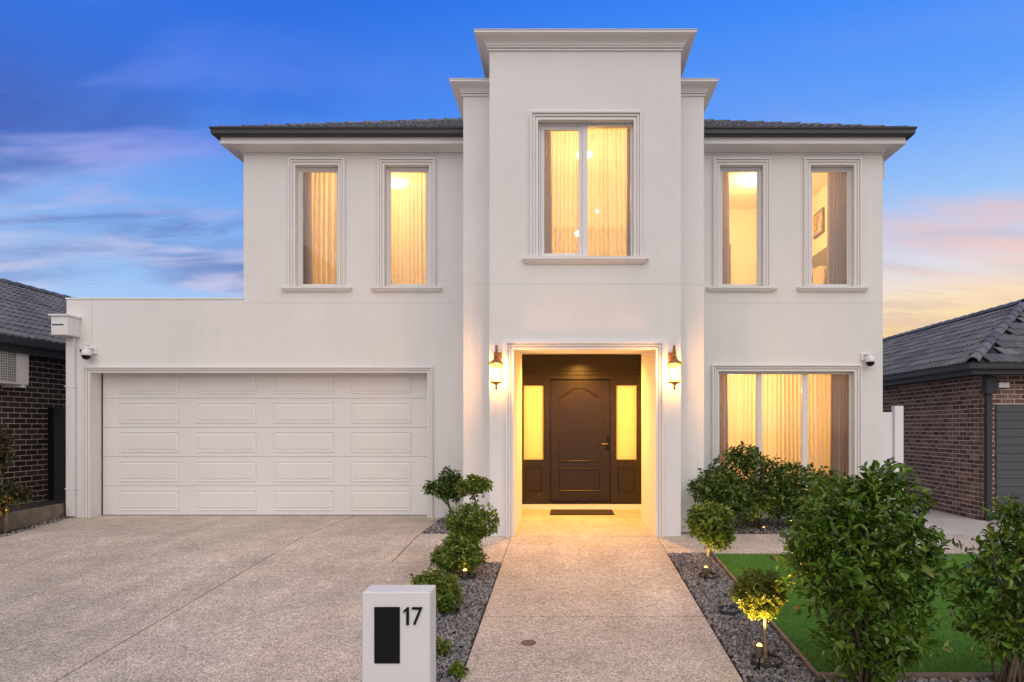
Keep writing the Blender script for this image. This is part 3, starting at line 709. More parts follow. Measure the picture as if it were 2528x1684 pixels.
# ------------------------------------------------------------------ rooms behind the windows
def room(x0, x1, y0, y1, z0, z1, name='room'):
    mb = MB(); v = [(x0, y0, z0), (x1, y0, z0), (x1, y1, z0), (x0, y1, z0), (x0, y0, z1), (x1, y0, z1), (x1, y1, z1), (x0, y1, z1)]
    mb.add(v, [(4, 7, 6, 5), (1, 5, 6, 2), (2, 6, 7, 3), (3, 7, 4, 0)]); mb.build(name, ROOM, house)
    MB().add(v[:4], [(0, 1, 2, 3)]).build('room_floor', CARPET, house)
room(-4.74, -1.40, YW + .246, 14.2, 3.0, 5.72); room(1.88, 4.67, YW + .246, 13.6, 3.0, 5.76)
room(1.88, 4.67, YW + .246, 14.5, .05, 2.62); room(-.96, 1.46, YP + .246, 13.0, 2.95, 5.70); room(-1.28, 1.78, YD + .095, 14.5, .05, 2.6)
def lamp_light(name, loc, power, col, radius=.1, parent=None, kind='POINT'):
    l = bpy.data.lights.new(name, kind); l.energy = power; l.color = col; l.shadow_soft_size = radius
    o = bpy.data.objects.new(name, l); COL.objects.link(o); o.location = loc
    if parent: o.parent = parent; o.matrix_parent_inverse = Matrix.Translation(parent.location).inverted()
    return o
def ceiling_lamp(x, y, z, power, label, r=.2, hidden=False):
    t = thing('ceiling_light', label, 'ceiling light', (x, y, z))
    MB().lathe([(r * .6, 0), (r * .62, -.02)], x, y, 16, z).build('base', WHITE, t)
    prof = [(r * math.cos(a), -.022 - .10 * math.sin(a)) for a in np.linspace(0, 1.45, 6)] + [(0, -.122)]
    MB().lathe(prof, x, y, 20, z).build('diffuser', CEIL_LAMP, t, True)
    lamp_light('ceiling_light_glow', (x, y, z - .55), power, WARM, .12, t); return t
ceiling_lamp(-2.95, 11.92, 5.715, 100, 'round glowing ceiling light behind the sheer above the garage')
ceiling_lamp(3.25, 11.95, 5.755, 82, 'round glowing ceiling light in the upper room beside the tower')
ceiling_lamp(3.05, 12.2, 2.615, 125, 'round ceiling light behind the ground floor sheer curtain', .22)
ceiling_lamp(.25, 13.2, 2.595, 125, 'ceiling light in the hall behind the front door sidelights')
def pendant(x, y, z, r, label, globes=1):
    t = thing('pendant_light', label, 'pendant light', (x, y, 5.69))
    MB().tube([(x, y, 5.695), (x, y, z + r)], .006, 6).build('cord', BLACK, t)
    for k in range(globes):
        gx_ = x + (k - (globes - 1) / 2) * .15
        if globes > 1: MB().tube([(x, y, z + r), (gx_, y, z + r)], .008, 6).build('arm', STEEL, t)
        MB().lathe([(r * math.sin(b), -r * math.cos(b)) for b in np.linspace(.01, 3.13, 8)], gx_, y, 12, z).build('globe', BULB, t, True)
    return t
pendant(.285, 10.25, 5.50, .05, 'twin globe pendant light at the mullion of the tower window', 2)
pendant(.53, 11.5, 5.05, .03, 'small single pendant globe behind the fixed tower pane')
pendant(.20, 11.5, 4.67, .05, 'low pendant globe behind the sliding tower sash')
l_ = lamp_light('pendant_glow', (.285, 10.6, 4.95), 115, WARM, .15)
def curtain(name, label, x0, x1, z0, z1, y, mat, folds, amp, parent=None, top_gather=1.0):
    folds = folds * 1.5; n = max(24, int(folds * 10)); v = []; f = []; ph = random.uniform(0, 6)
    zs = [z1, z1 - .06, (z0 + z1) / 2, z0]
    fr_ = [random.uniform(.7, 1.4) for _ in range(int(folds) + 2)]; acc = 0
    for i in range(n + 1):
        t = i / n; c = fr_[min(int(t * folds), len(fr_) - 1)]
        w = math.sin(t * folds * 6.283 + ph + .8 * math.sin(t * 9 + ph)) * c + .35 * math.sin(t * folds * 13.1 + 1.7 * ph)
        for k, z in enumerate(zs): v.append((x0 + (x1 - x0) * t + .012 * math.sin(5 * t + k), y + 1.05 * amp * w * (.75 if k < 2 else 1 + .12 * k), z))
    m = len(zs)
    for i in range(n):
        for k in range(m - 1): a = i * m + k; f.append((a, a + 1, a + m + 1, a + m))
    o = MB().add(v, f).build(name, mat, None, True); tag(o, label, 'curtain'); return o
YC = YW + .33
curtain('sheer_curtain', 'cream sheer curtain glowing in the outer window above the garage', -4.25, -3.42, 3.2, 5.68, YC, SHEER, 7, .022)
curtain('drape', 'grey side drape in the outer window above the garage', -4.30, -4.03, 3.2, 5.69, YC - .07, DRAPE, 4, .02)
curtain('sheer_curtain', 'cream sheer curtain across the window lit by a round lamp', -2.90, -2.02, 3.2, 5.68, YC, SHEER, 9, .022)
curtain('drape', 'narrow grey drape at the edge of the lamp lit sheer', -2.165, -2.0, 3.2, 5.69, YC - .07, DRAPE, 2.5, .02)
curtain('sheer_curtain', 'wide cream sheer curtain in the tower window', -.36, .88, 3.2, 5.62, YP + .34, SHEER, 14, .024)
curtain('drape', 'dark grey drape at the outer edge of the tower window sash', -.44, -.19, 3.2, 5.63, YP + .28, DRAPE, 3, .018)
curtain('drape', 'narrow mauve drape at the fixed pane edge of the tower window', .80, .96, 3.2, 5.63, YP + .28, DRAPE, 3, .018)
curtain('drape', 'mauve drape beside the open view to the ceiling lamp', 2.42, 2.60, 3.2, 5.70, YC - .02, DRAPE, 3, .02)
curtain('drape', 'heavy mauve grey drape covering half of the outer upper window', 4.16, 4.60, 3.2, 5.70, YC - .02, DRAPE, 5, .025)
curtain('sheer_curtain', 'long cream sheer curtain across the ground floor window', 2.40, 4.28, .1, 2.55, YC, SHEER, 19, .025)
curtain('drape', 'brown drape at the tower side of the ground floor window', 2.30, 2.56, .1, 2.56, YC - .08, DRAPE, 3, .022)
curtain('drape', 'brown drape at the outer side of the ground floor window', 4.19, 4.56, .1, 2.56, YC - .08, DRAPE, 5, .024)

PICM = M('picture_print', (.45, .36, .24), .6, tone=(5, .6), tone2=(18, .4)); WOOD = M('warm_wood', (.16, .10, .05), .45, tone=(12, .2)); LINEN = M('linen', (.62, .52, .38), .9); HEADB = M('headboard_fabric', (.20, .17, .14), .9)
pc = thing('picture', 'framed print on the bedroom wall seen through the outer upper window', 'picture', (4.66, 12.4, 4.95))
MB().bevbox(4.635, 4.668, 12.30, 12.78, 4.93, 5.38, .004).build('frame', WOOD, pc); MB().box(4.631, 4.6345, 12.34, 12.74, 4.97, 5.34).build('print', PICM, pc)
bed = thing('bed', 'bed with brown headboard seen low in the outer upper window', 'bed', (4.0, 12.4, 3.0))
MB().bevbox(4.56, 4.66, 11.4, 13.3, 3.02, 4.58, .02).build('headboard', HEADB, bed); MB().bevbox(2.75, 4.55, 11.5, 13.2, 3.3, 3.75, .05).build('mattress', LINEN, bed)
for (y, tz) in ((12.3, 4.28), (11.75, 4.18)):
    MB().add([(4.5 - .16 * math.cos(a) - .1 * math.cos(b) * abs(math.sin(a)), y + .32 * math.cos(b), 3.72 + (tz - 3.72) * (.5 + .5 * math.sin(b)) ) for a in (0, 3.14) for b in np.linspace(0, 6.28, 13)[:-1]],
             [tuple(range(12)), tuple(range(12, 24))[::-1]] + [(k, (k + 1) % 12, 12 + (k + 1) % 12, 12 + k) for k in range(12)]).build('pillow', LINEN, bed)
mir = thing('wardrobe_mirror', 'tall narrow mirror panel on the back wall beside the mauve drape', 'mirror', (3.05, 13.55, 3.0))
MIRR = M('mirror', (.8, .75, .65), .06, metallic=1)
MB().bevbox(2.86, 3.28, 13.55, 13.595, 3.05, 5.05, .004).build('frame', WOOD, mir); MB().box(2.89, 3.25, 13.545, 13.549, 3.08, 5.02).build('mirror_glass', MIRR, mir)
for z, nm in ((4.90, 'upper small glowing globe added in front of the mirror'), (4.62, 'lower small glowing globe added in front of the mirror')):  # two glowing globes added for the bright spots in the mirror
    t = thing('mirror_globe', nm, 'wall lamp', (2.98, 13.54, z))
    MB().bevbox(2.95, 3.01, 13.50, 13.544, z - .03, z + .03, .004).build('base', STEEL, t); MB().lathe([(.045 * math.sin(b), -.05 * math.cos(b)) for b in np.linspace(.01, 3.13, 7)], 2.98, 13.45, 10, z).build('globe', BULB, t, True)
tb = thing('side_table', 'small round table behind the ground floor sheer curtain', 'table', (3.5, 12.1, .05))
MB().lathe([(.38, .70), (.40, .71), (.40, .74), (.38, .75)], 3.5, 12.1, 20, .05).build('top', LINEN, tb); MB().lathe([(.2, 0), (.2, .02), (.04, .05), (.04, .70)], 3.5, 12.1, 12, .05).build('pedestal', WOOD, tb)
chr_ = thing('chair', 'upholstered chair behind the ground floor sheer curtain', 'chair', (4.02, 12.0, .05))
MB().bevbox(3.8, 4.24, 11.8, 12.24, .42, .52, .02).build('seat', LINEN, chr_); MB().bevbox(3.82, 4.22, 12.2, 12.27, .55, 1.12, .02).build('backrest', LINEN, chr_)
for (x, y) in ((3.83, 11.83), (4.21, 11.83), (3.83, 12.21), (4.21, 12.21)): MB().tube([(x, y, .05), (x, y, .42)], .018, 8).build('leg', WOOD, chr_)

# ------------------------------------------------------------------ porch downlight, lanterns
t = thing('downlight', 'round recessed downlight in the porch ceiling', 'downlight', (.245, 10.75, 2.66))
MB().lathe([(.07, 0), (.07, -.008), (.055, -.010)], .245, 10.75, 20, 2.66).build('rim', WHITE, t); MB().lathe([(.054, -.0085), (.0, -.0087)], .245, 10.75, 20, 2.66).build('lens', BULB, t)
pl = lamp_light('downlight_glow', (.245, 10.75, 2.62), 500, (1.0, .45, .075), .06, t, 'SPOT'); pl.data.spot_size = R(165); pl.data.spot_blend = .6

def lantern(cx, label):
    y = YP - .175; t = thing('wall_lantern', label, 'wall lantern', (cx, YP, 1.86), 'lanterns beside the entry')
    zb = 1.875
    MB().bevbox(cx - .045, cx + .045, YP - .022, YP - .001, zb + .27, zb + .47, .008).build('backplate', BRONZE, t)
    pts = [(cx, YP - .02, zb + .36), (cx, YP - .07, zb + .40), (cx, YP - .12, zb + .505), (cx, y + .02, zb + .53), (cx, y, zb + .50), (cx, y, zb + .42)]
    MB().tube(pts, [.012, .013, .013, .013, .012, .011], 8).build('arm', BRONZE, t, True)
    MB().lathe([(.0, .432), (.018, .43), (.022, .405), (.034, .402), (.034, .390), (.026, .385), (.034, .37), (.060, .345), (.098, .320), (.098, .312), (.080, .305), (.078, .300)], cx, y, 6, zb, .5236).build('roof', BRONZE, t)
    MB().lathe([(.056, .105), (.072, .300)], cx, y, 6, zb, .5236).build('glass', LGLASS, t)
    for k in range(6):
        a = .5236 + k * 1.0472; MB().tube([(cx + .058 * math.cos(a), y + .058 * math.sin(a), zb + .105), (cx + .074 * math.cos(a), y + .074 * math.sin(a), zb + .302)], .0035, 5).build('bar', BRONZE, t)
    MB().lathe([(.0, .0), (.010, .004), (.016, .03), (.012, .055), (.024, .066), (.030, .072), (.076, .090), (.076, .100), (.060, .106), (.0, .106)], cx, y, 6, zb, .5236).build('base', BRONZE, t)
    for k in range(3):
        a = k * 2.094 + .5; x_, y_ = cx + .022 * math.cos(a), y + .022 * math.sin(a)
        MB().tube([(x_, y_, zb + .106), (x_, y_, zb + .16)], .007, 6).build('candle', TRIM, t)
        MB().lathe([(.005, .155), (.018, .178), (.020, .198), (.011, .232), (.001, .258)], x_, y_, 8, zb).build('bulb', BULB, t, True)
    lamp_light('lantern_glow', (cx, y, zb + .20), 105, (1.0, .42, .09), .058, t); t.scale = (1.14, 1.08, 1.05)
lantern(-.868, 'bronze lantern lit on the pier on the garage side of the entry')
lantern(1.366, 'bronze lantern lit on the pier on the window side of the entry')

def security_camera(x, z, y, label, side):
    t = thing('security_camera', label, 'security camera', (x, y, z))
    MB().bevbox(x - .045 + side * .05, x + .045 + side * .05, y - .03, y - .001, z + .02, z + .14, .008).build('wall_plate', WHITE, t)
    MB().tube([(x + side * .05, y - .03, z + .10), (x + side * .02, y - .09, z + .11), (x, y - .12, z + .10), (x, y - .12, z + .06)], .02, 8).build('arm', WHITE, t, True)
    MB().lathe([(.0, .085), (.045, .08), (.066, .05), (.07, .0), (.066, -.012)], x, y - .12, 18, z).build('housing', WHITE, t, True)
    MB().lathe([(.064, -.012)] + [(.062 * math.cos(a), -.018 - .06 * math.sin(a)) for a in np.linspace(0, 1.5, 6)], x, y - .12, 18, z).build('dome', BLACK, t, True)
security_camera(-7.33, 2.52, YW, 'white dome security camera over the corner of the garage door', 1)
security_camera(4.66, 2.42, YW, 'white dome security camera above the wide ground floor window corner', -1)
t = thing('junction_box', 'small white junction box with cable above the garage camera', 'junction box', (-7.42, YW, 2.6))
MB().bevbox(-7.48, -7.37, YW - .06, YW - .001, 2.60, 2.70, .008).build('box', WHITE, t); MB().tube([(-7.328, YW - .006, 2.70), (-7.328, YW - .006, 3.36)], .005, 6).build('cable', WHITE, t); MB().lathe([(.03, 0), (.028, -.03), (.01, -.045)], -7.44, YW - .06, 10, 2.60).build('sensor', BLACK, t)
tag(MB().bevbox(-.25, .78, 10.82, 11.46, .018, .034, .006).build('doormat', MAT_), 'dark rectangular doormat on the porch floor', 'doormat')

db = thing('doorbell', 'slim doorbell on the porch side wall beside the front door', 'doorbell', (1.156, 10.2, 1.42))
MB().bevbox(1.138, 1.1555, 10.16, 10.24, 1.40, 1.56, .004).build('case', BLACK, db); MB().lathe([(.012, 0), (.012, .004)], 0, 0, 10).build('button', STEEL, db)
db.children[-1].matrix_basis = Matrix.Translation((1.138, 10.2, 1.44)) @ Matrix.Rotation(R(-90), 4, 'Y')

# ------------------------------------------------------------------ letterbox
yb = 3.50; lb = thing('letterbox', 'white pillar letterbox with black slot panel and the number 17', 'letterbox', (-.87, yb, ground_z(-.87, yb)))
MB().bevbox(-1.044, -.694, yb, yb + .165, -.42, .563, .006).build('pillar', M('letterbox_render', (.74, .745, .745), .55, tone=(3, .03), bump=(140, .1, .002)), lb)
s_ = yb / 1570
def px(x): return (x - 1300) * s_
def pz(y): return EYE + (983 - y) * s_
MB().bevbox(px(860.5), px(919.5), yb - .006, yb - .0005, pz(1525), pz(1395), .002).build('slot_panel', BLACK, lb)
MB().bevbox(px(860.5) + .001, px(919.5) - .001, yb - .0095, yb - .0062, pz(1401.5), pz(1396), .001).build('flap_hinge', BLACK, lb)
def digit(ch_, x0, x1, z0, z1):
    cu = bpy.data.curves.new('digit', 'FONT'); cu.body = ch_; cu.size = 1; cu.extrude = .02; tmp = bpy.data.objects.new('digit_tmp', cu); COL.objects.link(tmp)
    dg = bpy.context.evaluated_depsgraph_get(); me = bpy.data.meshes.new_from_object(tmp.evaluated_get(dg)); bpy.data.objects.remove(tmp); bpy.data.curves.remove(cu)
    co = np.array([v.co[:] for v in me.vertices]); mn, mx = co.min(0), co.max(0); sc = (np.array([x1 - x0, z1 - z0]) / (mx - mn)[:2])
    for v in me.vertices:
        a = (v.co.x - mn[0]) * sc[0] + x0; b = (v.co.y - mn[1]) * sc[1] + z0; c = yb - .004 - v.co.z * .17; v.co = (a, c, b)
    fix(me); return link('digit', me, BLACK, lb)
def digit_one(x0, x1, z0, z1):
    w_ = x1 - x0; h_ = z1 - z0; o2 = [(.52, 0), (1, 0), (1, 1), (.68, 1), (0, .80), (0, .66), (.52, .80)]
    v = [(x0 + a * w_, y_, z0 + b * h_) for y_ in (yb - .007, yb - .0005) for a, b in o2]; n = len(o2)
    o = MB().add(v, [tuple(range(n)), tuple(range(n, 2 * n))[::-1]] + [(k, n + k, n + (k + 1) % n, (k + 1) % n) for k in range(n)]).build('digit', BLACK, lb); fix(o.data)
digit_one(px(927.5), px(940.5), pz(1436.5), pz(1395.5)); digit('7', px(947.5), px(971.5), pz(1436.5), pz(1395.5))
dc = thing('drain_cover', 'small round rusty cover set in the front path', 'drain cover', (-.28, 5.15, ground_z(-.28, 5.15)))
RUST = M('rusty_iron', (.17, .095, .07), .75, tone=(40, .35), bump=(120, .5, .003))
def tilt_disc(r, z0, z1, n=20):
    mb = MB(); v = [(-.28 + r * math.cos(a), 5.15 + r * math.sin(a), ground_z(-.28, 5.15 + r * math.sin(a)) + z) for z in (z0, z1) for a in np.linspace(0, 6.2832, n + 1)[:-1]]
    mb.add(v, [tuple(range(n, 2 * n))] + [(k, (k + 1) % n, n + (k + 1) % n, n + k) for k in range(n)]); return mb
tilt_disc(.060, .005, .018).build('rim', RUST, dc); tilt_disc(.050, .012, .020).build('lid', RUST, dc)

# ------------------------------------------------------------------ neighbours
BL, BH, BD, MJ = .227, .073, .10, .013
def brick_me(mat, l=BL):
    m = MB().bevbox(0, l, 0, BD, 0, BH, .004); me = bpy.data.meshes.new('brick'); me.from_pydata(m.v, [], m.f); me.update(); me.materials.append(mat); return me
def lay_bricks(parent, mat, origin, ex, length, z0, z1, holes=(), limit=300, see=None):
    """stretcher bond on a vertical wall: ex runs along the wall, outward = ex x up"""
    me = brick_me(mat); ex = Vector(ex); out = ex.cross(Vector((0, 0, 1))); spots = []
    k = 0; z = z0
    while z + BH <= z1 + .001:
        a = -(k % 2) * (BL + MJ) / 2
        while a < length:
            lo, hi = max(a, 0), min(a + BL, length)
            segs = [(lo, hi)]
            for (h0, h1, g0, g1) in holes:
                if z + BH > g0 and z < g1:
                    new = []
                    for (p, q) in segs:
                        if q <= h0 or p >= h1: new.append((p, q))
                        else:
                            if p < h0: new.append((p, h0))
                            if q > h1: new.append((h1, q))
                    segs = new
            for (p, q) in segs:
                if q - p > .03: spots.append((p, q, z))
            a += BL + MJ
        k += 1; z += BH + MJ
    def P(s): return Vector(origin) + ex * ((s[0] + s[1]) / 2) + Vector((0, 0, s[2]))
    vis = [s for s in spots if see is None or see(P(s))]; hid = [s for s in spots if not (see is None or see(P(s)))]
    vis.sort(key=lambda s: (P(s) - CAMV).length); one = vis[:limit]; rest = vis[limit:] + hid
    def mtx(s):
        m = basis(Vector(origin) + ex * s[0] + Vector((0, 0, s[2] - 0)) + out * (-.004 + random.uniform(-.001, .001)), ex, -out)
        return m @ Matrix.Diagonal(((s[1] - s[0]) / BL, 1, 1, 1))
    for s in one:
        o = bpy.data.objects.new('brick', me); COL.objects.link(o); o.parent = parent; o.matrix_local = mtx(s)
    if rest:
        mb = MB()
        for s in rest: m = mtx(s); mb.add([m @ v.co for v in me.vertices], [tuple(q.vertices) for q in me.polygons])
        mb.build('brickwork', mat, parent, kind='stuff')

# right neighbour: red brown brick house with a grey garage door
RX, RY, RG = 7.63, 12.5, -.30
nr = thing('neighbour_house', 'red brown brick house with dark hip roof and grey garage door', 'house', (RX, RY, RG))
ZT = 2.36
wl = MB().box(RX + .012, RX + .11, RY + .11, 24, RG - .1, ZT).gridwall([RX + .012, 13.4], [RG - .1, ZT], [(RX + .234, 13.2, RG - .2, 1.83)], RY + .012, RY + .11).build('wall', MORTR, nr)
MB().box(RX + .12, 13.4, RY + .2, 23.9, RG - .1, ZT - .01).build('inner_shell', DARK, nr)
# side wall faces the camera's left: runs from far to near so that outward is -X
lay_bricks(wl, BRICKR, (RX + .004, 19.0, 0), (0, -1, 0), 19.0 - RY, RG, ZT, see=lambda p: p.y < 16.6, limit=290)
lay_bricks(wl, BRICKR, (RX, RY + .004, 0), (1, 0, 0), 13.4 - RX, RG, ZT, holes=[(.232, 5.57, RG - .1, 1.83)], limit=90)
MB().box(RX - .002, RX + .1, 19.0, 24, RG - .1, ZT).build('wall_return', BRICKR, nr)
gd2 = group_part('garage_door', nr)
GREY = M('grey_door_paint', (.075, .080, .088), .45)
for k in range(14): MB().bevbox(RX + .25, RX + 5.56, RY - .004 + .04, RY + .08, RG + .01 + k * .1525, RG + .01 + k * .1525 + .149, .005).build('slat', GREY, gd2)
MB().box(RX + .236, RX + .26, RY - .01, RY + .05, RG, 1.83).build('jamb', DARK, gd2)
EO = .45
ga = [(RX - EO, 24, (-1, 0)), (RX - EO, RY - EO, (-1, -1)), (13.9, RY - EO, (0, -1))]
MB().sweep([(0, 2.43), (.10, 2.43), (.11, 2.45), (.11, 2.52), (.12, 2.54), (0, 2.55)], ga).build('gutter', DARK, nr)
MB().sweep([(-.02, 2.345), (.02, 2.345), (.02, 2.429), (-.02, 2.429)], ga).build('fascia', DARK, nr)
MB().add([(RX - EO, RY - EO, 2.375), (13.9, RY - EO, 2.375), (13.9, 24, 2.375), (RX - EO, 24, 2.375)], [(0, 1, 2, 3)]).build('soffit', DARK, nr)
MB().bevbox(RX + .03, RX + .13, RY - .085, RY - .004, RG, 2.02, .01).build('downpipe', DARK, nr)
MB().bevbox(RX - .02, RX + .16, RY - .16, RY - .006, 2.02, 2.34, .01).build('rainwater_head', DARK, nr)
MB().bevbox(RX + .24, RX + .44, RY - .10, RY - .006, 2.13, 2.23, .01).build('outdoor_light', WHITE, nr)
t2 = .545; e0 = (RX - EO - .06, RY - EO - .06, 2.54); hw = 2.84
rb = MB().add([e0, (e0[0] + 2 * hw, e0[1], 2.54), (e0[0] + hw, e0[1] + hw, 2.54 + hw * t2), (e0[0] + hw, 24, 2.54 + hw * t2), (e0[0], 24, 2.54), (e0[0] + 2 * hw, 24, 2.54)], [(0, 1, 2), (4, 0, 2, 3), (1, 5, 3, 2), (4, 3, 5)]).build('roof', ROOFB, nr)
s2 = math.sqrt(1 + t2 * t2)
lay_tiles(rb, (e0[0], 24, 2.54), (0, -1, 0), (1 / s2, 0, t2 / s2), 10, lambda u: 3.0, lambda u: 24 - e0[1] - u / s2 - .06, gauge=.325, limit=300)
lay_tiles(rb, e0, (1, 0, 0), (0, 1 / s2, t2 / s2), 10, lambda u: u / s2 + .06, lambda u: 2 * hw - u / s2 - .06, limit=60)
lay_caps(rb, (e0[0] + .04, e0[1] + .04, 2.62), (e0[0] + hw, e0[1] + hw, 2.62 + hw * t2), (1, -1, 0), .33)
lay_caps(rb, (e0[0] + hw, e0[1] + hw, 2.62 + hw * t2), (e0[0] + hw, 23.5, 2.62 + hw * t2), (1, 0, 0), .36)

# left neighbour: dark brown brick house
LX = -8.80; LG = .20
nl = thing('neighbour_house', 'dark brown brick house with dark tiled roof beside the garage', 'house', (LX, 12, LG))
wl = MB().box(-13, LX - .012, 9.0, 24, LG - .3, 2.62).build('wall', MORTR, nl)
lay_bricks(wl, BRICKL, (LX - .004, 9.0, 0), (0, 1, 0), 9.0, LG - .1, 2.60, limit=300, see=lambda p: 10.35 < p.y < 13)
MB().box(LX - .1, LX - .002, 18.01, 24, LG - .3, 2.6).build('wall_return', BRICKL, nl)
ga = [(LX + .40, 24, (1, 0)), (LX + .40, 8.6, (1, 0))]
MB().sweep([(0, 2.66), (.10, 2.66), (.11, 2.68), (.12, 2.77), (0, 2.78)], ga).build('gutter', DARK, nl)
MB().sweep([(-.02, 2.55), (0, 2.55), (0, 2.659), (-.02, 2.659)], ga).build('fascia', DARK, nl)
MB().box(-13, LX + .38, 8.6, 24, 2.555, 2.57).build('soffit', DARK, nl)
t3 = .45; er = (LX + .48, 8.6, 2.77); hw3 = 3.9
rb = MB().add([er, (er[0], 26, 2.77), (er[0] - hw3, 26, 2.77 + hw3 * t3), (er[0] - hw3, 8.6, 2.77 + hw3 * t3), (er[0] - 2 * hw3, 8.6, 2.77), (er[0] - 2 * hw3, 26, 2.77)], [(0, 1, 2, 3), (3, 2, 5, 4), (0, 3, 4)]).build('roof', ROOFB, nl)
s3 = math.sqrt(1 + t3 * t3)
lay_tiles(rb, (er[0], 8.6, 2.77), (0, 1, 0), (-1 / s3, 0, t3 / s3), 14, lambda u: 0.0, lambda u: 17.0, limit=300, gauge=.31, see=lambda p: p.y > -p.x * 1570 / 1300 and p.y < 18)
lay_caps(rb, (er[0] - hw3, 8.7, 2.85 + hw3 * t3), (er[0] - hw3, 25, 2.85 + hw3 * t3), (1, 0, 0), .36)

ac = thing('air_conditioner', 'white outdoor air conditioner unit on the dark brick wall', 'air conditioner', (-8.65, 10.3, 2.05))
MB().bevbox(LX + .03, -8.47, 9.98, 10.79, 2.07, 2.62, .012).build('casing', M('off_white_casing', (.78, .77, .74), .5), ac)
MB().box(-8.4705, -8.466, 10.02, 10.52, 2.11, 2.58).build('grille_backing', M('fan_recess', (.16, .16, .155), .6), ac)
mb = MB()
for k in range(13): z = 2.115 + k * .038; mb.box(-8.464, -8.458, 10.02, 10.52, z, z + .008)
for k in range(13): y = 10.02 + k * .041; mb.box(-8.462, -8.457, y, y + .006, 2.11, 2.58)
mb.build('grille', M('grille_wire', (.66, .65, .62), .5), ac)
for y in (10.1, 10.65):
    MB().box(LX + .008, -8.45, y, y + .04, 2.03, 2.068).build('bracket', WHITE, ac)

gt = thing('side_gate', 'dark charcoal panel gate between garage and brick house', 'gate', (-8.2, 11.6, .1))
for k in range(5): MB().bevbox(-8.70 + k * .198, -8.70 + k * .198 + .194, 11.6, 11.63, .1, 1.72, .006).build('panel', DARK, gt)
MB().bevbox(-8.78, -8.71, 11.58, 11.65, 0, 1.75, .005).build('post', BLACK, gt); MB().bevbox(-8.70, -7.72, 11.585, 11.60, 1.70, 1.75, .004).build('rail', DARK, gt)  # black post: shade beside the brick wall put into its colour
fn = thing('side_fence', 'white panel fence with post beside the house corner', 'fence', (5.3, 11.5, 0))
for k in range(3): MB().bevbox(4.915 + k * .205, 4.915 + k * .205 + .20, 11.52, 11.55, -.3, 1.665, .006).build('panel', WHITE, fn)
MB().bevbox(5.53, 5.68, 11.47, 11.60, -.35, 1.77, .008).build('post', WHITE, fn)

# raised strip with sleeper along the left boundary
structure(sheet(-8.9, lambda y: drive_left(y) - .16, 7.0, 12, .0).build('boundary_strip', SOIL))
structure(MB().box(-8.79, -7.76, 8.2, 12.5, -.1, .17).build('raised_bed', SOIL))
sp = thing('timber_sleeper', 'weathered timber sleeper retaining the strip by the dark brick house', 'sleeper', (-7.7, 9.7, 0))
def slp(xa, ya, xb, yb_):
    d = Vector((xb - xa, yb_ - ya, 0)).normalized(); nn = Vector((-d.y, d.x, 0)) * .05
    v = [(xa, ya), (xb, yb_), (xb + nn.x, yb_ + nn.y), (xa + nn.x, ya + nn.y)]
    return MB().add([(x, y, z) for z in (-.06, .235) for (x, y) in v], [(0, 3, 2, 1), (4, 5, 6, 7), (0, 1, 5, 4), (1, 2, 6, 5), (2, 3, 7, 6), (3, 0, 4, 7)])
slp(-7.50, 8.2, -7.73, 10.54).build('board', SLEEPER, sp)
def strip_chips():
    vs0 = [(-7.72 + .27 * (10.5 - y) * 1 - .0, y) for y in np.linspace(8.3, 10.5, 12)]
    return [(x - .0, x + .10, y - .1, y + .1) for x, y in vs0]
chips('gravel', 'mixed pebbles along the sleeper at the driveway edge', strip_chips(), 900, .04)

# ------------------------------------------------------------------ plants
TRIMR = .03
def leaf_arrays(base, dirs, size, width, fold=.25, droop=.18):
    n = len(base); d = dirs / np.linalg.norm(dirs, axis=1, keepdims=True)
    r = RNG.normal(size=(n, 3)); up_ = np.array([0, 0, 1.0]) + .8 * r
    rt = np.cross(d, up_); rt /= np.linalg.norm(rt, axis=1, keepdims=True) + 1e-9; nm = np.cross(rt, d)
    s = size * (.45 + .95 * RNG.random(n) ** 1.2); w = s * width * (.8 + .4 * RNG.random(n)); s = s[:, None]; w = w[:, None]
    p = [base, base + d * s * .38 - rt * w * .5 + nm * s * fold * .35, base + d * s * .38 + rt * w * .5 + nm * s * fold * .35, base + d * s * .45,
         base + d * s * .75 - rt * w * .36 + nm * s * fold * .15, base + d * s * .75 + rt * w * .36 + nm * s * fold * .15, base + d * s - nm * s * droop]
    v = np.stack(p, 1).reshape(-1, 3); q = np.array([(0, 3, 1), (0, 2, 3), (1, 3, 4), (3, 2, 5), (4, 3, 6), (3, 5, 6)])
    t = (np.arange(n)[:, None, None] * 7 + q[None]).reshape(-1, 3); return v, t
def in_blob(b, n, shell=.55, top=0.):
    b = tuple(b[:3]) + tuple(max(q - TRIMR, .03) for q in b[3:6])
    u = RNG.normal(size=(n, 3)); u /= np.linalg.norm(u, axis=1, keepdims=True)
    k = shell + (1 - shell) * RNG.random(n) ** .7
    lump = 1 + .10 * np.sin(u[:, 0] * 7 + b[0] * 31) + .10 * np.sin(u[:, 1] * 6 + b[2] * 17) * np.cos(u[:, 2] * 8) + RNG.normal(0, .075, n)
    return np.array(b[:3]) + u * np.array(b[3:6]) * (k * lump)[:, None], u
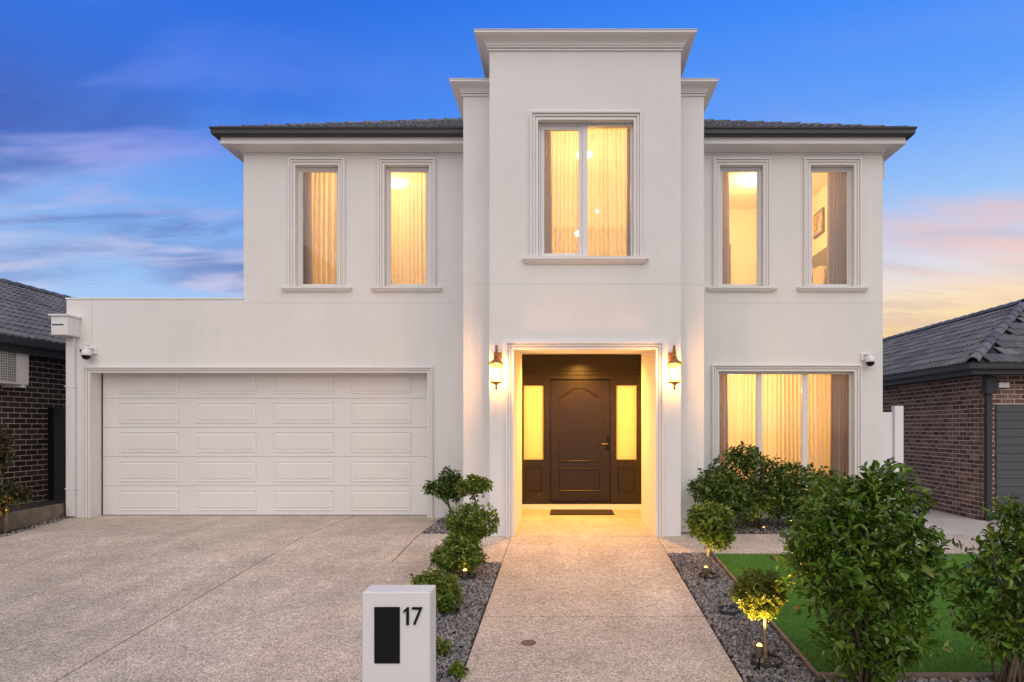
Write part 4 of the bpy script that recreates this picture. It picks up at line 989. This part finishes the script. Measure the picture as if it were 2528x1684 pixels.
def foliage(blobs, shoots, per, leaf, width, spread=.9, shoot_len=1.2, shell=.55):
    """shoots pointing out of the blobs with leaves set around each"""
    V, T, o = [], [], 0
    vol = np.array([b[3] * b[4] + b[4] * b[5] + b[3] * b[5] for b in blobs]); vol = vol / vol.sum()
    for b, f in zip(blobs, vol):
        n = max(4, int(shoots * f)); p, u = in_blob(b, n, shell)
        g = u + np.array([0, 0, .60]) + RNG.normal(0, .35, (n, 3)); g /= np.linalg.norm(g, axis=1, keepdims=True)
        for k in range(per):
            t = (k / per) * leaf * shoot_len; rd = RNG.normal(size=(n, 3)); rd -= g * (rd * g).sum(1, keepdims=True); rd /= np.linalg.norm(rd, axis=1, keepdims=True)
            d = g * (1 - spread * (.55 + .45 * (1 - k / per))) + rd * spread
            v, q = leaf_arrays(p + g * t, d, leaf, width); V.append(v); T.append(q + o); o += len(v)
    return np.concatenate(V), np.concatenate(T)
def plant(name, label, cat, loc, blobs, shoots, per, leaf, width, mat, stems, bark=BARK, group=None, shell=.55, crown='crown', spread=.9):
    t = thing(name, label, cat, loc, group)
    v, q = foliage(blobs, shoots, per, leaf, width, spread, 1.2, shell); link(crown, np_mesh(crown, v, q), mat, t)
    for (pts, rad) in stems: MB().tube(pts, rad, 7).build('trunk' if len(stems) < 4 else 'stem', bark, t, True)
    return t
def wobble(p0, p1, n=5, amp=.02):
    p0, p1 = Vector(p0), Vector(p1); return [tuple(p0.lerp(p1, k / n) + (Vector((random.gauss(0, amp), random.gauss(0, amp), 0)) if 0 < k < n else Vector())) for k in range(n + 1)]
def gz(x, y): return ground_z(x, y)
def twig(a, b, r0, r1, amp=.015): w_ = wobble(a, b, 5, amp); return (w_, [r0 + (r1 - r0) * k / 5 for k in range(6)])

GT = 'clipped small trees along the front path'
# left bed, far to near
plant('topiary_tree', 'small dark three headed topiary tree by the wall next to the garage door', 'tree', (-1.70, 9.9, 0),
      [(-1.68, 9.85, .62, .19, .17, .20), (-1.56, 9.9, .50, .16, .15, .14), (-1.90, 9.8, .52, .14, .13, .10), (-1.70, 9.85, .43, .14, .13, .10)], 330, 6, .055, .5, LEAF_DK,
      [twig((-1.70, 9.9, 0), (-1.72, 9.87, .5), .022, .014), twig((-1.72, 9.88, .30), (-1.88, 9.82, .5), .012, .008)], group=GT, shell=.3)
plant('topiary_tree', 'green ball topiary with a smaller tuft above it in front of the entry pier', 'tree', (-.98, 7.2, gz(0, 7.2)),
      [(-.98, 7.2, .41, .265, .25, .20), (-1.03, 7.2, .32, .18, .18, .14), (-.99, 7.32, .76, .14, .12, .13), (-.90, 7.32, .79, .10, .10, .08), (-1.09, 7.3, .74, .07, .07, .06)], 760, 6, .042, .55, LEAF_SM,
      [twig((-1.0, 7.2, gz(0, 7.2)), (-.99, 7.22, .5), .020, .013), twig((-.99, 7.22, .5), (-.99, 7.32, .8), .012, .008), twig((-.99, 7.28, .66), (-.9, 7.3, .8), .008, .005)], group=GT)
plant('topiary_tree', 'wide green topiary on two stems in the middle of the slate bed', 'tree', (-1.08, 6.9, gz(0, 6.9)),
      [(-1.09, 6.9, .125, .25, .23, .17), (-1.18, 6.88, .07, .17, .17, .12), (-.97, 6.88, .10, .16, .16, .14), (-1.05, 6.92, .22, .18, .17, .11)], 720, 6, .042, .55, LEAF_SM,
      [twig((-1.13, 6.9, gz(0, 6.9)), (-1.14, 6.9, .1), .018, .014), twig((-.99, 6.9, gz(0, 6.9)), (-1.0, 6.9, .1), .018, .014)], group=GT)
plant('topiary_tree', 'low rounded green topiary just behind the letterbox', 'tree', (-1.09, 5.86, gz(0, 5.86)),
      [(-1.11, 5.86, .0, .215, .20, .17), (-1.2, 5.85, .06, .12, .12, .10), (-1.02, 5.84, -.06, .15, .15, .11)], 700, 6, .036, .5, LEAF_SM,
      [twig((-1.02, 5.86, gz(0, 5.86)), (-1.05, 5.86, .0), .016, .012)], group=GT)
for (x, y, s, lb_) in ((-.90, 4.9, .085, 'small green tuft beside the letterbox'), (-.72, 4.56, .06, 'tiny green seedling at the path edge by the letterbox')):
    g = gz(x, y); plant('ground_plant', lb_, 'plant', (x, y, g), [(x, y, g + s * .8, s, s, s)], 60, 5, .035, .45, LEAF_SM, [twig((x, y, g), (x, y, g + s), .005, .003, .004)], shell=.1)
# right bed
plant('standard_tree', 'round headed small tree on a thin trunk beside the front path', 'tree', (1.44, 6.9, gz(0, 6.9)),
      [(1.47, 6.9, .45, .235, .22, .20), (1.52, 6.88, .32, .17, .17, .14), (1.40, 6.9, .50, .15, .15, .12)], 760, 6, .042, .5, LEAF_SM,
      [twig((1.43, 6.9, gz(0, 6.9)), (1.47, 6.9, .35), .020, .014)], BARKP, GT)
plant('standard_tree', 'golden leaved small tree lit from below by a garden spotlight', 'tree', (1.407, 4.78, gz(0, 4.78)),
      [(1.36, 4.78, .28, .20, .19, .13), (1.29, 4.78, .22, .13, .14, .10), (1.44, 4.78, .24, .12, .13, .12), (1.36, 4.78, .13, .12, .12, .07)], 900, 6, .030, .45, LEAF_YL,
      [twig((1.407, 4.78, gz(0, 4.78)), (1.39, 4.78, .12), .013, .011, .004), twig((1.39, 4.78, .12), (1.30, 4.78, .22), .007, .004), twig((1.39, 4.78, .12), (1.45, 4.78, .25), .007, .004)], BARKP, GT)
# shrubs below the window
def stems_for(x, y, n, h, sp, r=.012):
    g = gz(x, y); return [twig((x + random.uniform(-.06, .06), y + random.uniform(-.05, .05), g - .02), (x + random.uniform(-sp, sp), y + random.uniform(-sp, sp) * .6, g + h * random.uniform(.7, 1)), r, r * .4) for _ in range(n)]
plant('shrub', 'broad dark green shrub growing under the ground floor window', 'shrub', (2.75, 9.55, 0),
      [(2.45, 9.5, .75, .42, .30, .36), (2.15, 9.45, .60, .30, .26, .30), (2.95, 9.55, .62, .42, .32, .36), (3.40, 9.6, .55, .36, .3, .34), (2.55, 9.35, .36, .55, .3, .25), (3.1, 9.4, .33, .5, .3, .25), (2.50, 9.55, 1.0, .22, .2, .16), (3.75, 9.6, .48, .3, .28, .32), (4.1, 9.6, .42, .28, .28, .30)], 2100, 6, .062, .5, LEAF_DK,
      stems_for(2.7, 9.55, 8, .9, .5), shell=.25)
plant('shrub', 'rounded dark shrub at the corner of the entry pier', 'shrub', (1.9, 8.98, 0),
      [(1.84, 8.80, .64, .24, .20, .22), (1.97, 8.85, .44, .27, .2, .22), (2.2, 8.98, .42, .26, .2, .25)], 620, 6, .055, .5, LEAF_DK, stems_for(1.95, 8.98, 5, .6, .2), shell=.25)
# big laurel by the camera: nearest leaves are single parts
def laurel(name, label, x, y, blobs, shoots, leaf, width, nst, h, sp, singles, per=7, shell=.35):
    g = gz(x, y); t = thing(name, label, 'shrub', (x, y, g))
    v, q = foliage(blobs, shoots, per, leaf, width, .72, 1.5, shell)
    n = len(v) // 7; L7 = v.reshape(n, 7, 3); c = L7.mean(1)
    order = np.argsort(np.linalg.norm(c - np.array([0, 0, EYE]), axis=1)); one = order[:singles]; rest = np.sort(order[singles:])
    tri = np.array([(0, 3, 1), (0, 2, 3), (1, 3, 4), (3, 2, 5), (4, 3, 6), (3, 5, 6)])
    link('foliage', np_mesh('foliage', L7[rest].reshape(-1, 3), (np.arange(len(rest))[:, None, None] * 7 + tri[None]).reshape(-1, 3)), LEAF_BIG, t, True, 'stuff')
    nst += 5
    for k in one:
        me = bpy.data.meshes.new('leaf'); me.from_pydata([tuple(p) for p in L7[k]], [], [tuple(a) for a in tri]); me.update(); link('leaf', me, LEAF_BIG, t, True)
    for (pts, rad) in stems_for(x, y, nst, h, sp, .014): MB().tube(pts, rad, 7).build('stem', BARK, t, True)
    return t
laurel('laurel_shrub', 'big glossy green shrub standing in front of the lawn edging', 1.92, 4.42,
       [(1.88, 4.42, .62, .42, .36, .40), (2.05, 4.45, .78, .30, .28, .34), (1.72, 4.4, .50, .28, .28, .36), (2.18, 4.42, .48, .27, .27, .34), (1.9, 4.38, .18, .36, .30, .30), (2.1, 4.42, .12, .26, .26, .26), (2.08, 4.45, 1.02, .13, .13, .14), (1.80, 4.42, .84, .27, .24, .24), (1.62, 4.42, .66, .17, .17, .18), (1.95, 4.4, -.1, .24, .22, .16), (2.36, 4.42, .50, .10, .1, .12)],
       1350, .064, .40, 9, 1.1, .30, 300)
laurel('laurel_shrub', 'looser green shrub with bare lower stems at the picture edge', 2.86, 4.40,
       [(2.78, 4.4, .48, .24, .22, .26), (2.95, 4.4, .70, .2, .2, .22), (2.68, 4.4, .22, .17, .17, .2), (3.02, 4.42, .3, .22, .2, .28), (2.82, 4.4, .82, .08, .08, .1), (2.85, 4.4, .08, .22, .2, .18)],
       430, .062, .40, 8, 1.1, .24, 150, shell=.2)
# by the left boundary
plant('shrub', 'thin reddish tipped shrub in the strip by the air conditioner wall', 'shrub', (-7.48, 9.05, .05),
      [(-7.52, 9.05, 1.22, .14, .14, .20), (-7.55, 9.05, .90, .12, .12, .2), (-7.42, 9.05, .52, .22, .18, .18), (-7.25, 9.1, .50, .12, .1, .12), (-7.55, 9.05, .4, .2, .18, .2), (-7.48, 9.05, 1.05, .16, .14, .16)], 560, 6, .055, .45, LEAF_RD,
      [twig((-7.38, 9.0, 0), (-7.40, 9.05, .5), .028, .02), twig((-7.45, 9.02, 0), (-7.52, 9.05, 1.2), .02, .008)], shell=.2)
# far tree behind the right neighbour
plant('background_tree', 'dark distant tree rising behind the red brick roof', 'tree', (19.0, 41, -.3),
      [(19.0, 41, 4.6, 1.5, 1.4, 1.5), (18.0, 41, 4.0, 1.2, 1.2, 1.2), (20.2, 41, 4.2, 1.3, 1.2, 1.2)], 900, 6, .24, .5, LEAF_DK, [twig((19, 41, -.4), (19, 41, 4.2), .2, .1, .05)], shell=.2)

# pots, spotlights
def pot_ring(x, y, r, label):
    g = gz(x, y); t = thing('pot_ring', label, 'pot', (x, y, g))
    n = 22; v = []; pr = [(r, -.01), (r, .035), (r - .008, .038), (r - .012, .0)]
    for (rr, z) in pr:
        for k in range(n): a = 6.2832 * k / n; yy = y + rr * math.sin(a); v.append((x + rr * math.cos(a), yy, ground_z(x, yy) + z + .012))
    MB().add(v, [(i * n + k, i * n + (k + 1) % n, (i + 1) * n + (k + 1) % n, (i + 1) * n + k) for i in range(3) for k in range(n)]).build('rim', RUBBER, t, True)
    MB().add([v[3 * n + k] for k in range(n)], [tuple(range(n))]).build('soil', SOIL, t)
pot_ring(1.407, 4.78, .112, 'black planter ring around the golden tree trunk'); pot_ring(1.395, 5.84, .095, 'empty black planter ring in the slate chips'); pot_ring(1.44, 6.88, .10, 'black planter ring under the round headed tree')
pot_ring(-.98, 6.86, .09, 'black planter ring under the two stemmed topiary'); pot_ring(-.98, 5.80, .085, 'black planter ring under the topiary behind the letterbox')
def spotlight(x, y, label, aim, power, h=.10):
    g = gz(x, y); t = thing('garden_spotlight', label, 'spotlight', (x, y, g), 'small garden spotlights')
    MB().tube([(x, y, g - .02), (x, y, g + h)], .006, 6).build('stake', BLACK, t)
    d = (Vector(aim) - Vector((x, y, g + h))).normalized(); c = Vector((x, y, g + h)); a = c - d * .04; b = c + d * .035
    MB().tube([tuple(a), tuple(c - d * .02), tuple(b)], [.014, .026, .030], 12, cap=False).build('housing', M('spot_housing', (.10, .07, .04), .5), t, True)
    n = 12; ref = Vector((1, 0, 0)); u = (ref - d * ref.dot(d)).normalized(); w_ = d.cross(u)
    MB().add([tuple(b - d * .006 + (u * math.cos(6.2832 * k / n) + w_ * math.sin(6.2832 * k / n)) * .027) for k in range(n)], [tuple(range(n))]).build('lens', SPOTGLOW, t)
    MB().lathe([(.019 * math.sin(q), -.019 * math.cos(q)) for q in np.linspace(.01, 3.13, 6)], *(b + d * .004).xy, 8, (b + d * .004).z).build('bulb', SPOTGLOW, t, True)
    q = lamp_light('spotlight_glow', tuple(b + d * .05), power, (1.0, .60, .14), .02, t, 'SPOT'); q.data.spot_size = R(110); q.data.spot_blend = .7; q.rotation_euler = (-d).to_track_quat('Z', 'Y').to_euler()
spotlight(1.315, 4.64, 'glowing spotlight at the foot of the golden tree', (1.37, 4.77, .30), 42, .15)
spotlight(1.375, 6.72, 'glowing spotlight at the foot of the round headed tree', (1.47, 6.88, .4), 7, .12)
spotlight(-1.00, 6.80, 'glowing spotlight under the two stemmed topiary', (-1.02, 6.88, .3), 5, .07)
spotlight(-7.46, 8.86, 'glowing spotlight at the picture edge beside the driveway', (-7.45, 8.98, .6), 10)
spotlight(2.62, 8.99, 'tiny glowing spotlight under the window shrub', (2.6, 9.3, .4), 5, .05)
